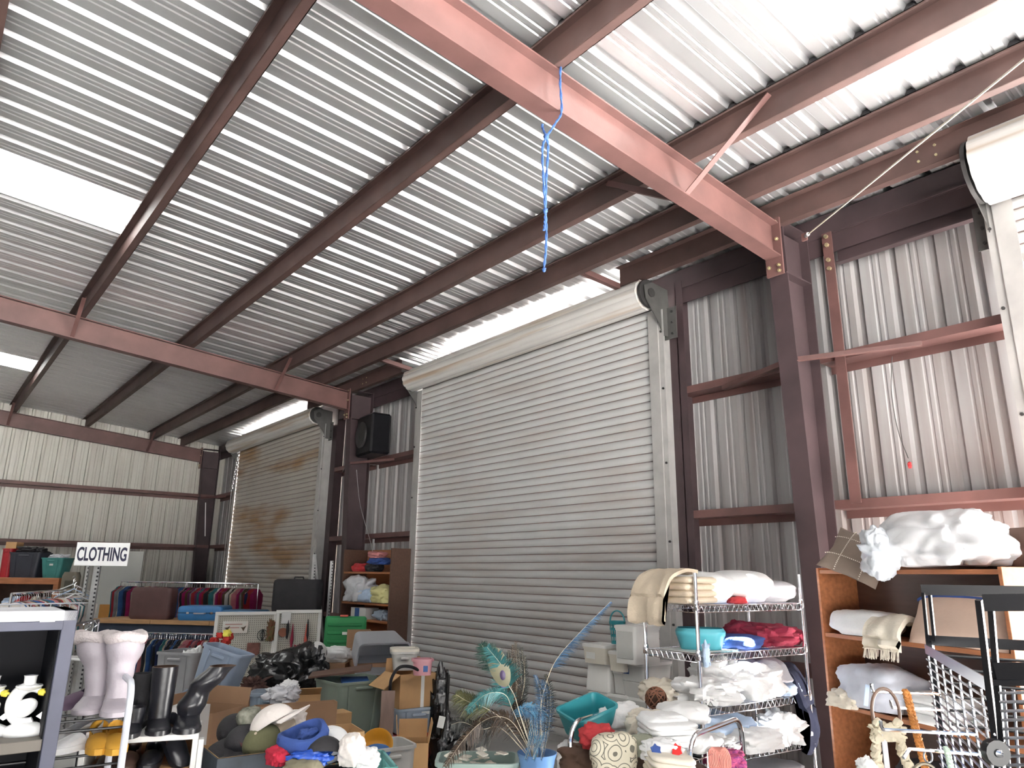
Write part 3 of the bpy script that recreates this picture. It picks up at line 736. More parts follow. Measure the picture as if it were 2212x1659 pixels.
# left stack
ld = 5.75
cbox('big white lidded box at the foot of the left stack by the big door', 1345, 1530, ld-.1, .42, .30, 0, .64, M_frost, M_whitepl)
cbox('small ivory box with paper label at the left, on the big white box', 1318, 1485, ld, .24, .20, .645, .125, M_creampl, M_whitepl, lab=(-.03, .05, .09, .035, M_label))
cbox('small white lidded box with paper label at the right, on the big white box', 1356, 1490, ld-.15, .20, .17, .645, .13, M_frost, M_whitepl, lab=(-.01, .055, .09, .035, M_label), rz=.1)
cbox('white box turned upside down in the left stack', 1316, 1470, ld, .27, .22, .775, .21, M_whitepl, None, .9, flip=True)
cbox('frosted small box between the two stacks', 1354, 1455, ld-.1, .15, .16, .78, .17, M_frost, M_whitepl)
cbox('ivory box with wide lid near the top of the left stack', 1308, 1405, ld, .26, .22, .99, .145, M_creampl, M_whitepl, lab=(-.04, .06, .10, .05, M_label))
cbox('small frosted drawer box near the top between the stacks', 1348, 1410, ld-.15, .17, .18, .955, .145, M_creampl, M_whitepl)
# teal basket
bk = thing('basket', 'teal plastic basket with square holes and loop handle on the white boxes', 'basket', Vector((*at(1334, 1366, ld+.1)[:2], 1.148)), .2)
mb = MB(); n = 16; rings = []
hh = .17
for z, r in ((0, .052), (.02, .053)): rings.append([Vector((r*math.cos(2*PI*k/n), r*math.sin(2*PI*k/n), z)) for k in range(n)])
mb.loft(rings, True, False)
for k in range(0, n):
    a0, a1 = 2*PI*(k-.22)/n, 2*PI*(k+.22)/n
    mb.add([(.053*math.cos(a), .053*math.sin(a), .02) for a in (a0, a1)]+[(.068*math.cos(a), .068*math.sin(a), hh) for a in (a1, a0)], [(0, 1, 2, 3)])
for z0, z1 in ((.055, .07), (.105, .12), (.15, .175)):
    f = lambda z: .053+.015*(z-.02)/.15
    mb.loft([[Vector((f(z)*g*math.cos(2*PI*k/n), f(z)*g*math.sin(2*PI*k/n), z)) for k in range(n)] for z, g in ((z0, 1.), (z1, 1.), (z1, .96), (z0, .96), (z0, 1.))], False, False)
part('body', mb, M_teal, bk); mb = MB(); mb.tube([(.068*math.cos(a), 0, hh+.085*math.sin(a)) for a in [PI*k/14 for k in range(15)]], .006, 6); part('handle', mb, M_teal, bk)

# ------------------------------------------------------------ wheeled chrome cart heaped with laundry
ct = thing('cart', 'chrome tube cart with wire sides heaped with laundry', 'cart', (0, 0, 0))
nl, fl = at(1232, 1640, 3.55), at(1330, 1600, 3.95); nr, fr = at(1490, 1640, 3.34), at(1606, 1640, 3.80)
CT = .955
def arch(n, f, zt):
    n, f = Vector((n.x, n.y, 0)), Vector((f.x, f.y, 0)); u = (f-n).normalized(); L = (f-n).length
    pts = [n+Vector((0, 0, .12)), n+Vector((0, 0, zt-.10))]
    for k in range(1, 7):
        a = PI/2*k/6; pts.append(n+u*(.10*(1-math.cos(a)))+Vector((0, 0, zt-.10+.10*math.sin(a))))
    for k in range(0, 7):
        a = PI/2*k/6; pts.append(f-u*(.10*(1-math.sin(a)))+Vector((0, 0, zt-.10+.10*math.cos(a))))
    pts.append(f+Vector((0, 0, .12)))
    return MB().tube(pts, .0125, 10)
part('end_arch', arch(nl, fl, CT+.01), M_chrome, ct); part('end_arch', arch(nr, fr, CT), M_chrome, ct)
for n_, f_ in ((nl, fl), (nr, fr)):
    mb = MB()
    for z in (.25, .35, .45, .55, .65, .75, .84): mb.tube([(n_.x, n_.y, z), (f_.x, f_.y, z)], .003, 5)
    for t in (.3, .6): mb.tube([(lerp(n_.x, f_.x, t), lerp(n_.y, f_.y, t), .2), (lerp(n_.x, f_.x, t), lerp(n_.y, f_.y, t), .86)], .003, 5)
    part('end_wires', mb, M_chrome, ct)['kind'] = 'stuff'
for a, b in ((nl, nr), (fl, fr)):
    mb = MB(); mb.tube([(a.x, a.y, .60), (b.x, b.y, .60)], .008, 8); part('side_rail', mb, M_chrome, ct)
    mb = MB(); mb.tube([(a.x, a.y, .22), (b.x, b.y, .22)], .008, 8); part('side_rail', mb, M_chrome, ct)
mb = MB()
for k in range(14):
    t = k/13; p, q = nl.lerp(nr, t), fl.lerp(fr, t); mb.tube([(p.x, p.y, .60), (p.x, p.y, .22), (q.x, q.y, .22), (q.x, q.y, .60)], .003, 5)
part('basket_wires', mb, M_chrome, ct)['kind'] = 'stuff'
for p in (nl, fl, nr, fr):
    mb = MB(); mb.lathe([(.02, -.011), (.05, -.011), (.05, .011), (.02, .011)], 16, M=Matrix.Translation((p.x, p.y, .05)) @ Matrix.Rotation(PI/2, 4, 'X')); mb.box((p.x, p.y, .09), (.02, .03, .06)); part('wheel', mb, M_blacksteel, ct)
def ccl(name, label, px, py, d, size, m, seed, rz=0., cat='clothing', **kw):
    """py marks the base of the lump"""
    return cloth(name, label, cat, at(px, py, d), VIEWRZ+rz, size, m, seed, **kw)
core = cloth('cloth_pile', 'dark brown blanket filling the bottom of the cart', 'blanket', Vector(((nl.x+fr.x)/2, (nl.y+fr.y)/2, .235)), VIEWRZ+.1, (.60, .40, .52), M_brown, 70, .1, 3, ex=.5)
ccl('cloth', 'red cloth crumpled under the teal tub in the cart', 1290, 1618, 3.50, (.19, .14, .115), M_red, 71, .2, fold=.2, freq=4, ex=.8)
ccl('cloth', 'brown jacket at the left end of the cart', 1275, 1668, 3.55, (.30, .18, .13), M_brown, 72, -.1, fold=.2, freq=4)
M_floral = mat('floral_cream_fabric', (.66, .61, .48), .85, 0, .06, 9, .2, 60)
def scroll_print(m, ink):
    nt = m.node_tree; N = nt.nodes; L = nt.links; b = N['Principled BSDF']; tc = [n for n in N if n.type == 'TEX_COORD'][0]
    vo = N.new('ShaderNodeTexVoronoi'); vo.inputs['Scale'].default_value = 14; L.new(tc.outputs['Object'], vo.inputs['Vector'])
    mu = N.new('ShaderNodeMath'); mu.operation = 'MULTIPLY'; mu.inputs[1].default_value = 26; L.new(vo.outputs['Distance'], mu.inputs[0])
    sn = N.new('ShaderNodeMath'); sn.operation = 'SINE'; L.new(mu.outputs[0], sn.inputs[0])
    gt = N.new('ShaderNodeMath'); gt.operation = 'GREATER_THAN'; gt.inputs[1].default_value = .78; L.new(sn.outputs[0], gt.inputs[0])
    mx = N.new('ShaderNodeMixRGB'); mx.inputs[2].default_value = (*ink, 1); old = b.inputs['Base Color'].links[0].from_socket
    L.new(gt.outputs[0], mx.inputs[0]); L.new(old, mx.inputs[1]); L.new(mx.outputs[0], b.inputs['Base Color'])
scroll_print(M_floral, (.16, .15, .12))
ccl('cushion', 'cream cushion with scroll and flower print in the cart', 1328, 1675, 3.40, (.24, .12, .19), M_floral, 73, .35, 'cushion', fold=.08, freq=3, ex=.7)
ccl('sheet', 'white sheet folded high at the back left of the cart', 1345, 1585, 3.85, (.24, .16, .155), M_white, 74, .25, fold=.2, freq=3.5, ex=.6)
ccl('sheet', 'tan folded sheets slumping in the middle of the cart', 1392, 1605, 3.72, (.20, .16, .16), M_cream, 75, -.5, fold=.22, freq=4.5, ex=.7)
t = tag(part('towel_stack', folded(.25, .22, 4, .026, 8), M_white, None, 60, at(1440, 1602, 3.58), (.08, .0, VIEWRZ+.25)), 'stack of white folded towels on top of the cart', 'towels')
ccl('sheet', 'white towel crumpled on top of the towel stack', 1432, 1580, 3.62, (.24, .20, .09), M_white, 77, .3, fold=.14, freq=3, ex=.6)
ccl('cloth', 'white cloth flopping right of the towel stack', 1500, 1622, 3.62, (.26, .16, .09), M_white, 78, -.4, fold=.18, freq=3)
ccl('cap', 'sage green canvas cap between cushion and towels', 1388, 1632, 3.48, (.12, .11, .095), mat('sage_canvas', (.30, .31, .24), .9, 0, .1, 8, .3, 60), 79, 0, 'cap', fold=.12, freq=3)
afg = thing('afghan', 'white crocheted afghan with red and blue points in the cart', 'afghan', at(1432, 1642, 3.38), VIEWRZ+.15)
part('body', lump(.20, .12, .095, 80, .16, 6), M_white, afg, 60)
for k, (x, m) in enumerate(((-.055, M_blue), (.045, mat('bright_red_yarn', (.6, .02, .02), .9)))):
    mb = MB(); pts = []
    for j in range(12):
        a = 2*PI*j/12; r = .028 if j % 2 else .02; pts.append(Vector((x+r*math.cos(a), -.062+.012*math.sin(a), .055+r*math.sin(a))))
    mb.prism(pts, (0, -.006, .002)); part('star_motif', mb, m, afg, 0)
tag(part('sheet_stack', folded(.21, .18, 5, .026, 9), M_cream, None, 60, at(1442, 1690, 3.32), (.1, .1, VIEWRZ+.1)), 'stack of cream folded sheets at the front of the cart', 'sheets')
ccl('scarf', 'pink and purple striped knit scarf behind the right cart arch', 1565, 1655, 3.68, (.20, .16, .09), mat('pink_purple_knit', (.62, .10, .20), .9, 0, .1, 30, .3, 60, col2=(.12, .02, .14), stretch=(1, 4, 1)), 82, 0, fold=.22, freq=6)
sk = thing('yarn_skein', 'salmon pink yarn skein hanging in the right cart arch', 'yarn', at(1556, 1672, 3.5), VIEWRZ)
for k in range(7):
    mb = MB(); mb.tube([(.03*math.cos(a)+(k-3)*.008, .012*math.sin(a), .06+.055*math.sin(a)) for a in [2*PI*j/14 for j in range(14)]], .005, 5, True); part('strand', mb, mat('salmon_yarn', (.62, .24, .20), .9), sk)
ccl('cloth', 'white lace cloth behind the right cart arch', 1548, 1625, 3.75, (.20, .14, .08), M_white, 83, 0, fold=.3, freq=7)
t = ccl('wicker_ball', 'brown woven wicker ball beside the wire shelf post', 1418, 1532, 4.15, (.115, .115, .115), M_brown, 84, 0, 'wicker ball', fold=.1, freq=9, ex=1, flat=.0)
rnd = random.Random(5)
for k in range(14):
    ax = Vector((rnd.uniform(-1, 1), rnd.uniform(-1, 1), rnd.uniform(-1, 1))).normalized(); e1 = ax.orthogonal().normalized(); e2 = ax.cross(e1)
    mb = MB(); mb.tube([Vector((0, 0, .058))+(e1*math.cos(a)+e2*math.sin(a))*.061 for a in [2*PI*j/18 for j in range(18)]], .0035, 5, True); part('cane', mb, mat('cane', (.22, .09, .05), .6), t)
# teal tub tipped on the cart's left end
tb = thing('washtub', 'teal plastic tub tipped on its side over the left end of the cart', 'tub', at(1272, 1578, 3.80), VIEWRZ+.55, rot=(math.radians(12), math.radians(-14), VIEWRZ+.55))
part('body', tub_mesh(.27, .20, .13, .8, .03, .004, .008, .012), M_teal, tb)
part('handle_hole', MB().lathe([(.001, 0), (.018, 0), (.018, .002)], 14, M=Matrix.Translation((-.122, 0, .075)) @ Matrix.Rotation(-PI/2-.15, 4, 'Y'), sy=1.6), M_greycl, tb)
ccl('cloth', 'white towels spread over the middle of the cart behind the stack', 1475, 1560, 3.95, (.30, .22, .10), M_white, 85, .2, fold=.16, freq=3)
ccl('cloth', 'white paper bag at the left foot of the cart', 1235, 1672, 3.85, (.16, .14, .16), M_white, 86, 0, 'bag', fold=.15)

# ------------------------------------------------------------ wooden bookcase behind the black racks
BKL = Vector((-2.50, 4.63, 0)); BRZ = math.radians(-23.4); BW, BD, BH = 1.34, .30, 1.745
bc = thing('bookcase', 'orange wood bookcase with linens beside the near column', 'bookcase', BKL, BRZ)
def BP(x, y, z): return BKL+Matrix.Rotation(BRZ, 3, 'Z') @ Vector((x, y, z))
for x in (.011, BW-.011): part('side', MB().box((x, BD/2, BH/2), (.022, BD, BH), .002), M_wood, bc)
part('back', MB().box((BW/2, BD-.004, BH/2+.10), (BW-.01, .008, BH+.20)), M_wood2, bc)
BZ = [BH-.012, 1.345, .935, .52, .08]
for z in BZ: part('shelf', MB().box((BW/2, BD/2, z-.012), (BW-.046, BD-.012, .024), .002), M_wood, bc)
def bcl(name, label, x, y, z, size, m, seed, rz=0., cat='linen', **kw): return cloth(name, label, cat, BP(x, y, z), BRZ+rz, size, m, seed, **kw)
# brown stitched pillow lying half off the top
pw = thing('pillow', 'taupe pillow with dotted stitch lines hanging off the bookcase top', 'pillow', at(1852, 1203, 4.40), rot=(math.radians(52), math.radians(-6), VIEWRZ-.25))
M_taupe = mat('taupe_fabric', (.20, .155, .125), .9, 0, .06, 10, .15, 80)
def pillow_mesh(w, d, h, n=20, pinch=.86):
    mb = MB(); top = []; 
    def f(u, v, s):
        q = (1-abs(u)**2.6)*(1-abs(v)**2.6); e = 1-(1-pinch)*(1-abs(u*v))*(max(abs(u), abs(v))**4)
        return Vector((u*w/2*e, v*d/2*e, s*h/2*q**.55))
    g = [[(-1+2*i/n, -1+2*j/n) for i in range(n+1)] for j in range(n+1)]
    vs = []; fs = []; N = n+1
    for s in (1, -1):
        o = len(vs)
        vs += [f(u, v, s) for r in g for u, v in r]
        for j in range(n):
            for i in range(n):
                a = o+j*N+i; q = (a, a+1, a+1+N, a+N); fs.append(q if s > 0 else q[::-1])
    mb.add(vs, fs); return mb
SPIN = Matrix.Rotation(math.radians(52), 3, 'Z')
mb = pillow_mesh(.35, .35, .11)
for v in mb.v: v[:] = SPIN @ v
part('body', mb, M_taupe, pw, 80)
def pillow_z(u, v, h=.11): return h/2*((1-abs(u)**2.6)*(1-abs(v)**2.6))**.55
mb = MB()
for c in (-.42, .42):
    for k in range(30):
        u = -.95+1.9*k/29
        for (a, b) in ((u, c), (c, u)): mb.box(SPIN @ Vector((a*.172, b*.172, pillow_z(a, b)+.001)), (.006, .006, .004))
part('stitching', mb, mat('cream_thread', (.70, .64, .55), .9), pw, 0)['kind'] = 'stuff'
cm = thing('comforter', 'white comforter in a clear zip bag on the bookcase top', 'comforter', BP(.93, .10, BH), BRZ+.1)
part('bag', lump(.74, .46, .29, 91, .20, 3.6, ex=.75, flat=.2, nu=72, nv=36), mat('white_quilt_in_plastic', (.80, .80, .82), .35, 0, .04, 5, .4, 20), cm, 70)
part('corner', lump(.22, .20, .30, 17, .25, 4, ex=.9, flat=.1), mat('grey_plastic_film', (.55, .58, .62), .3, 0, .06, 6, .5, 25), cm, 60, (-.30, -.14, -.07), (.2, .35, -.3))
# second shelf
bcl('towel', 'white fringed towel rolled on the second shelf of the orange bookcase', .30, .10, BZ[1], (.48, .26, .15), M_white, 92, 0, fold=.07, freq=3, ex=.6, flat=.2)
tw = thing('throw', 'cream fringed throw hanging over the second bookcase shelf', 'throw', BP(.58, -.01, BZ[1]), BRZ+.2)
part('body', drape_sheet([(.16, .09), (.04, .12), (-.05, .06), (-.08, -.05)], .22, .03, 12, .03), M_cream, tw, 60)
mb = MB(); rnd = random.Random(3)
for k in range(60):
    x = rnd.uniform(-.11, .11); mb.tube([(x, -.078, -.045), (x+rnd.uniform(-.008, .008), -.09, -.085-rnd.uniform(0, .02))], .0022, 4)
part('fringe', mb, M_cream, tw)['kind'] = 'stuff'
pk = thing('pillow', 'pinkish beige pillow with a blue band on the second bookcase shelf', 'pillow', BP(.98, .10, BZ[1]+.125), rot=(math.radians(62), 0, BRZ))
part('body', pillow_mesh(.62, .34, .20), mat('pink_beige_cotton', (.55, .40, .32), .85, 0, .05, 8, .2, 50), pk, 80)
mb = MB(); mb.loft([[Vector((-.29+.58*k/16, y, pillow_z(-.93+1.86*k/16, .55, .20)+.003-.0*abs(y)+ (-.006 if abs(y-.094) > .008 else 0))) for k in range(17)] for y in (.084, .092, .100)], False, False, False); part('blue_band', mb, M_blue, pk, 60)
# third shelf
bcl('comforter', 'pale blue and cream comforter bundled on the third bookcase shelf', .36, .10, BZ[2], (.56, .30, .25), mat('pale_blue_quilt', (.60, .62, .70), .85, 0, .15, 5, .2, 30), 94, 0, fold=.14, freq=4, ex=.7)
bcl('cloth', 'cream cloth corner drooping from the third bookcase shelf', .18, -.02, BZ[2]-.01, (.22, .14, .10), M_cream, 95, .2, fold=.25)
for k, (x, h) in enumerate(((.78, .10), (.80, .09))):
    pass
tag(part('folded_sheet', folded(.34, .22, 3, .05, 21), M_white, None, 60, BP(.80, .10, BZ[2]), (0, 0, BRZ)), 'white folded sheets at the right of the third bookcase shelf', 'sheets')
bcl('cloth', 'dark folded fabric on the fourth bookcase shelf', .70, .15, BZ[3], (.60, .24, .20), M_black, 96, 0, fold=.15)

# ------------------------------------------------------------ black metal display rack with grid panels at the right edge
rk = thing('display_rack', 'black metal rack with wire grid panels at the right edge', 'rack', (0, 0, 0))
def flat(p, q, w, t, nm='bar', m=M_blacksteel, up=(0, 0, 1)): return part(nm, MB().bar(p, q, t, w, up), m, rk, 0)
# far frame
zt = at(1990, 1274, 2.60).z
A1, A2 = at(1990, 1274, 2.60), at(2260, 1276, 2.45); A2.z = A1.z
flat(A1, A2, .037, .004, 'top_bar')
B1, B2 = at(2008, 1383, 2.60), at(2260, 1400, 2.40); B2.z = B1.z
flat(B1, B2, .034, .004, 'lower_bar')
for dx in (0, 14):
    part('leg', MB().bar(at(1994+dx, 1280, 2.59), at(2004+dx*1.05, 1385, 2.59), .010, .010, (1, 0, 0)), M_blacksteel, rk, 0)
    part('leg', MB().bar(at(1994+dx, 1280, 2.59)+(A2-A1)*.9, at(2004+dx*1.05, 1385, 2.59)+(A2-A1)*.9, .010, .010, (1, 0, 0)), M_blacksteel, rk, 0)
part('leg', MB().bar(B1, Vector((B1.x, B1.y, 0)), .02, .02, (1, 0, 0)), M_blacksteel, rk, 0)
part('leg', MB().bar(B2, Vector((B2.x, B2.y, 0)), .02, .02, (1, 0, 0)), M_blacksteel, rk, 0)
for k in range(6):
    z = B1.z-.05-.045*k; part('rod', MB().tube([(lerp(B1.x, B2.x, .1), lerp(B1.y, B2.y, .1), z), (B2.x, B2.y, z)], .005, 6), M_blacksteel, rk)
# receding grid panel: far end at px 1998, near end at px 2134
G1, G2 = at(1999, 1400, 2.60), at(2134, 1482, 1.72); gz = (G1.z+G2.z)/2
G1.z = G2.z = gz; gv = G2-G1
M_rod = mat('satin_grey_rod', (.30, .31, .34), .25, .7, .08, 6)
part('panel_rail', MB().bar(G1+Vector((0, 0, .0)), G2, .004, .032), M_rod, rk, 0)
for k in range(34):
    z = gz-.035-.0245*k
    part('grid_rod', MB().tube([(G1.x, G1.y, z), (G2.x, G2.y, z)], .0034, 6), M_rod, rk)
for k in range(7):
    t = (k+.35)/7; p = G1.lerp(G2, t); part('grid_rod', MB().tube([(p.x, p.y, gz-.02), (p.x, p.y, .30)], .0034, 6), M_rod, rk)
# near upright pair, hub and near cross bars
U1 = at(2118, 1296, 1.70); U2 = at(2146, 1318, 1.66)
def post(px0, py0, px1, py1, d, w=.011): part('upright', MB().bar(at(px0, py0, d), at(px1, py1, d), w, w, (1, 0, 0)), M_blacksteel, rk, 0)
post(2114, 1296, 2150, 1600, 1.70, .013); post(2141, 1318, 2164, 1600, 1.69, .012)
p = at(2152, 1600, 1.70); part('upright', MB().bar(p, Vector((p.x, p.y, 0)), .018, .018, (1, 0, 0)), M_blacksteel, rk, 0)
C1, C2 = at(2124, 1302, 1.68), at(2300, 1300, 1.60); flat(C1, C2, .038, .005, 'top_bar')
C1, C2 = at(2150, 1452, 1.68), at(2300, 1452, 1.60); flat(C1, C2, .042, .005, 'lower_bar')
C1, C2 = at(2148, 1474, 1.68), at(2300, 1476, 1.60); flat(C1, C2, .012, .02, 'lower_bar')
for k in range(10):
    y = 1497+19.5*k; part('grid_rod', MB().tube([at(2158+k*2, y, 1.67), at(2300, y-3, 1.58)], .0038, 6), M_rod, rk)
for x in (2168, 2188, 2216): part('grid_rod', MB().tube([at(x, 1490, 1.675), at(x+14, 1690, 1.675)], .0038, 6), M_rod, rk)
hb = at(2150, 1625, 1.66); mb = MB(); mb.lathe([(.001, -.012), (.028, -.012), (.030, 0), (.028, .012), (.001, .012)], 14, M=Matrix.Translation(hb) @ Matrix.Rotation(VIEWRZ, 4, 'Z') @ Matrix.Rotation(PI/2, 4, 'X')); part('hub', mb, M_blacksteel, rk)
mb = MB(); mb.lathe([(.001, .0), (.008, .002), (.009, .006), (.001, .009)], 12, M=Matrix.Translation(hb) @ Matrix.Rotation(VIEWRZ, 4, 'Z') @ Matrix.Rotation(PI/2, 4, 'X') @ Matrix.Translation((0, 0, .010))); part('hub_bolt', mb, M_chrome, rk)
# chrome arms standing out of the grid
def arm(x0, y0, x1, y1, d0, d1, up=True):
    a, b = at(x0, y0, d0), at(x1, y1, d1); t = (a-b).normalized()
    pts = [b, a]+([a+t*.006+Vector((0, 0, .008)), a+t*.006+Vector((0, 0, .02))] if up else [a+t*.03-Vector((0, 0, .02))])
    return part('hook_arm', MB().tube(pts, .0042, 7), M_chrome, rk)
arm(1886, 1494, 2030, 1499, 1.95, 2.25); arm(1928, 1529, 2036, 1534, 2.0, 2.22); arm(1908, 1576, 2106, 1586, 1.72, 1.86); arm(1965, 1618, 2110, 1629, 1.70, 1.84, False)
part('price_tag', MB().box((0, 0, 0), (.012, .002, .055), .001), M_ltblue, rk, 0, at(1872, 1502, 1.95), (0, .2, VIEWRZ))
# macrame hanger with ring
mc = thing('macrame_hanger', 'cream knotted rope plant hanger on a brown ring', 'plant hanger', at(1908, 1490, 1.90), VIEWRZ)
M_rope = mat('cream_rope', (.62, .55, .42), .9, 0, .12, 30, .4, 60)
part('ring', MB().tube([(.036*math.cos(a)*1., 0, -.055+.058*math.sin(a)) for a in [2*PI*k/28 for k in range(28)]], .0045, 7, True), mat('brown_ring', (.14, .08, .055), .5), mc)
for k, (x0, x1, zz) in enumerate(((-.028, -.045, -.24), (.022, .052, -.23))):
    pts = []; rr = []
    for j in range(40):
        t = j/39; pts.append((lerp(x0, x1, t)+.004*math.sin(j*1.9), .004*math.cos(j*1.9), -.075+t*(zz+.04))); rr.append(.011+.004*math.sin(j*1.6))
    part('rope_leg', MB().tube(pts, .012, 8, rr=rr), M_rope, mc)
part('knot', lump(.085, .035, .045, 5, .25, 6), M_rope, mc, 60, (0, 0, -.125))
part('strap', MB().box((-.018, -.012, -.17), (.014, .003, .16), .001), M_greycl, mc, 0)
# orange braided rope
br = thing('braided_rope', 'orange braided rope hanging from the chrome arm', 'rope', at(1957, 1492, 1.90), VIEWRZ)
M_braid = mat('orange_braid', (.50, .20, .05), .7, 0, .2, 40, .3, 80)
for s in range(3):
    pts = []
    for j in range(90):
        t = j/89; a = 2*PI*s/3; pts.append((.017*t*2.2+.0055*math.sin(j*.75+a), .0045*math.sin(2*(j*.75+a)), .0-t*.26))
    part('strand', MB().tube(pts, .0055, 6), M_braid, br)
gr = thing('green_rope', 'pale green braided rope on the lowest chrome arm', 'rope', at(2044, 1615, 1.75), VIEWRZ)
for s in range(3): part('strand', MB().tube([(.012*j/39+.004*math.sin(j*.75+2*PI*s/3), .0035*math.sin(2*(j*.75+2*PI*s/3)), -.10*j/39) for j in range(40)], .0042, 6), mat('pale_green_cord', (.50, .62, .52), .8), gr)
rg = thing('belt_rings', 'dark metal rings looped on the lowest chrome arm', 'rings', at(2003, 1622, 1.74), VIEWRZ)
part('ring', MB().tube([(.010*math.cos(a), 0, -.012+.014*math.sin(a)) for a in [2*PI*k/20 for k in range(20)]], .0022, 6, True), M_rod, rg)
part('ring', MB().tube([(-.012+.030*math.cos(a), 0, -.058+.030*math.sin(a)) for a in [2*PI*k/24 for k in range(24)]], .004, 7, True), mat('dark_bronze', (.10, .085, .06), .4, .6), rg)
ccl('yarn_ball', 'white fluffy yarn ball at the foot of the macrame hanger', 1873, 1672, 1.85, (.05, .05, .04), M_white, 97, 0, 'yarn', fold=.2, freq=8, ex=1)
# ------------------------------------------------------------ boxes and bins on the floor, middle of the photo
V = VIEWRZ
def gz(px, py, d, z=None):
    p = at(px, py, d); return Vector((p.x, p.y, 0 if z is None else z))
# hidden supporting stock
carton('moving_box', 'tall brown carton with dark tape patches left of the hat boxes', gz(445, 1600, 4.45), V-.30, .32, .34, .855, M_card, flaps=(('b', 78, .10), ('l', 100, .09)), patches=(('f', .05, .70, .065, .06, M_tape), ('f', -.05, .50, .10, .03, M_tape)))
carton('large_carton', 'wide brown carton with a long plain side facing the camera', gz(634, 1600, 4.75), V+.48, .53, .09, .83, M_card)
cloth('plastic_wrap', 'crumpled clear plastic wrap on the wide brown carton', 'plastic wrap', at(610, 1520, 4.95), V, (.22, .20, .12), M_clearbag, 101, .25, 6)
cloth('foam_wrap', 'white packing foam poking out of the wide carton', 'packing foam', at(622, 1512, 5.0), V, (.14, .12, .13), M_white, 102, .2, 6)
carton('shipping_box', 'orange tan carton flap visible behind the wide carton', gz(655, 1500, 5.45), V+.4, .22, .26, .80, M_card2, flaps=(('f', 40, .08),))
tote('clear_bin', 'clear bin with crumpled plastic behind the wide carton', gz(590, 1500, 5.35, .42), V+.15, .30, .24, .40, M_frostb, None, .88)
carton('support_box', 'carton supporting the clear bin', gz(590, 1500, 5.35), V+.15, .27, .21, .415, M_card, closed=True)
tote('pale_blue_bin', 'pale aqua open bin with empty inside left of the wide carton', gz(556, 1540, 5.0), V-.55, .34, .26, .74, mat('pale_aqua_plastic', (.40, .58, .60), .4, 0, .05, 4), None, .86)
carton('support_box', 'carton under the dried flower twigs', gz(545, 1495, 5.7), V, .2, .2, at(545, 1495, 5.7).z-.005, M_card, closed=True)
cloth('twigs', 'dried flower twigs behind the pale aqua bin', 'dried flowers', at(545, 1495, 5.7), V, (.18, .12, .10), mat('dried_twigs', (.10, .05, .04), .9, 0, .5, 20), 103, .5, 9)
# sage tote on clear drawers
dz = .43
for k in range(2):
    t = tote('drawer_bin', ('upper' if k else 'lower')+' clear flat bin with red label under the sage tote', gz(770, 1560, 5.75, .215*k), V+.62, .46, .36, .21, M_frostb, None, .94, labelp=(-.02, .10, .20, .10, M_redlabel) if k else None, handle=False, ribs=False)
    if k: part('inner_label', MB().box((-.02, -.181, .10), (.16, .002, .06)), M_label, t, 0)
sg = tote('sage_tote', 'big sage green tote full of odds and ends', gz(757, 1500, 5.95, dz), V+.70, .46, .42, .40, M_sagepl, None, .84)
tag(part('book', MB().box((0, 0, 0), (.22, .17, .03), .003), M_bluelabel, None, 0, gz(768, 1450, 5.95, dz+.385), (.12, 0, V+.3)), 'blue book on top of the sage tote', 'book')
tag(part('board', MB().box((0, 0, 0), (.50, .24, .016), .002), M_wood2, None, 0, gz(738, 1430, 6.0, dz+.455), (.05, -.12, V+.12)), 'dark brown wooden board lying across the sage tote', 'board')
carton('small_carton', 'small closed carton with white shipping label left of the sage tote', gz(722, 1550, 5.25, .44), V+.62, .20, .17, .25, M_card2, closed=True, patches=(('f', .03, .13, .075, .07, M_label),))
carton('support_box', 'carton supporting the small labelled carton', gz(722, 1550, 5.25), V+.62, .20, .17, .43, M_card, closed=True)
# bin bag, ball, cloth, grey bin, green tote, tall carton
carton('support_box', 'big carton under the black bin bag', gz(625, 1490, 6.75), V+.1, .62, .44, .55, M_card, closed=True)
cloth('bin_bag', 'shiny black bin bag slumped in front of the pegboards', 'bin bag', gz(622, 1490, 6.7, .56), V-.05, (.70, .50, .42), M_bag, 111, .26, 4.5, ex=.75, nu=70, nv=36)
cloth('bin_bag', 'dark knotted end of the bin bag beside the ball', 'bin bag', gz(668, 1440, 6.55, .58), V, (.34, .30, .44), M_bag, 112, .28, 5, ex=.9, nu=56, nv=30)
carton('support_box', 'carton behind the bin bag under the ball', gz(690, 1450, 7.3), V, .60, .40, .80, M_card, closed=True)
bl = thing('soccer_ball', 'white soccer ball with black patches by the bin bag', 'ball', gz(682, 1425, 7.15, .80), 0)
def ico_dirs():
    g = (1+5**.5)/2; return [Vector(v).normalized() for v in ((0, 1, g), (0, -1, g), (0, 1, -g), (0, -1, -g), (1, g, 0), (-1, g, 0), (1, -g, 0), (-1, -g, 0), (g, 0, 1), (-g, 0, 1), (g, 0, -1), (-g, 0, -1))]
mb = MB(); mb.lathe([(.105*math.cos(a), .105+.105*math.sin(a)) for a in [-PI/2+PI*k/16 for k in range(17)]], 28); part('shell', mb, M_whitepl, bl, 60)
for dv in ico_dirs():
    e1 = dv.orthogonal().normalized(); e2 = dv.cross(e1); mb = MB(); c = Vector((0, 0, .105))
    mb.loft([[c+(dv+(e1*math.cos(2*PI*k/5)+e2*math.sin(2*PI*k/5))*r).normalized()*.1065 for k in range(5)] for r in (.30, .15, .01)], False, True); part('patch', mb, M_black, bl, 60)
cloth('blanket', 'white and lilac blanket heaped right of the soccer ball', 'blanket', gz(722, 1425, 7.3, .80), V, (.36, .26, .15), M_white, 113, .2, 4)
carton('support_box', 'carton under the overturned grey bin', gz(815, 1450, 7.2), V+.4, .50, .42, .82, M_card, closed=True)
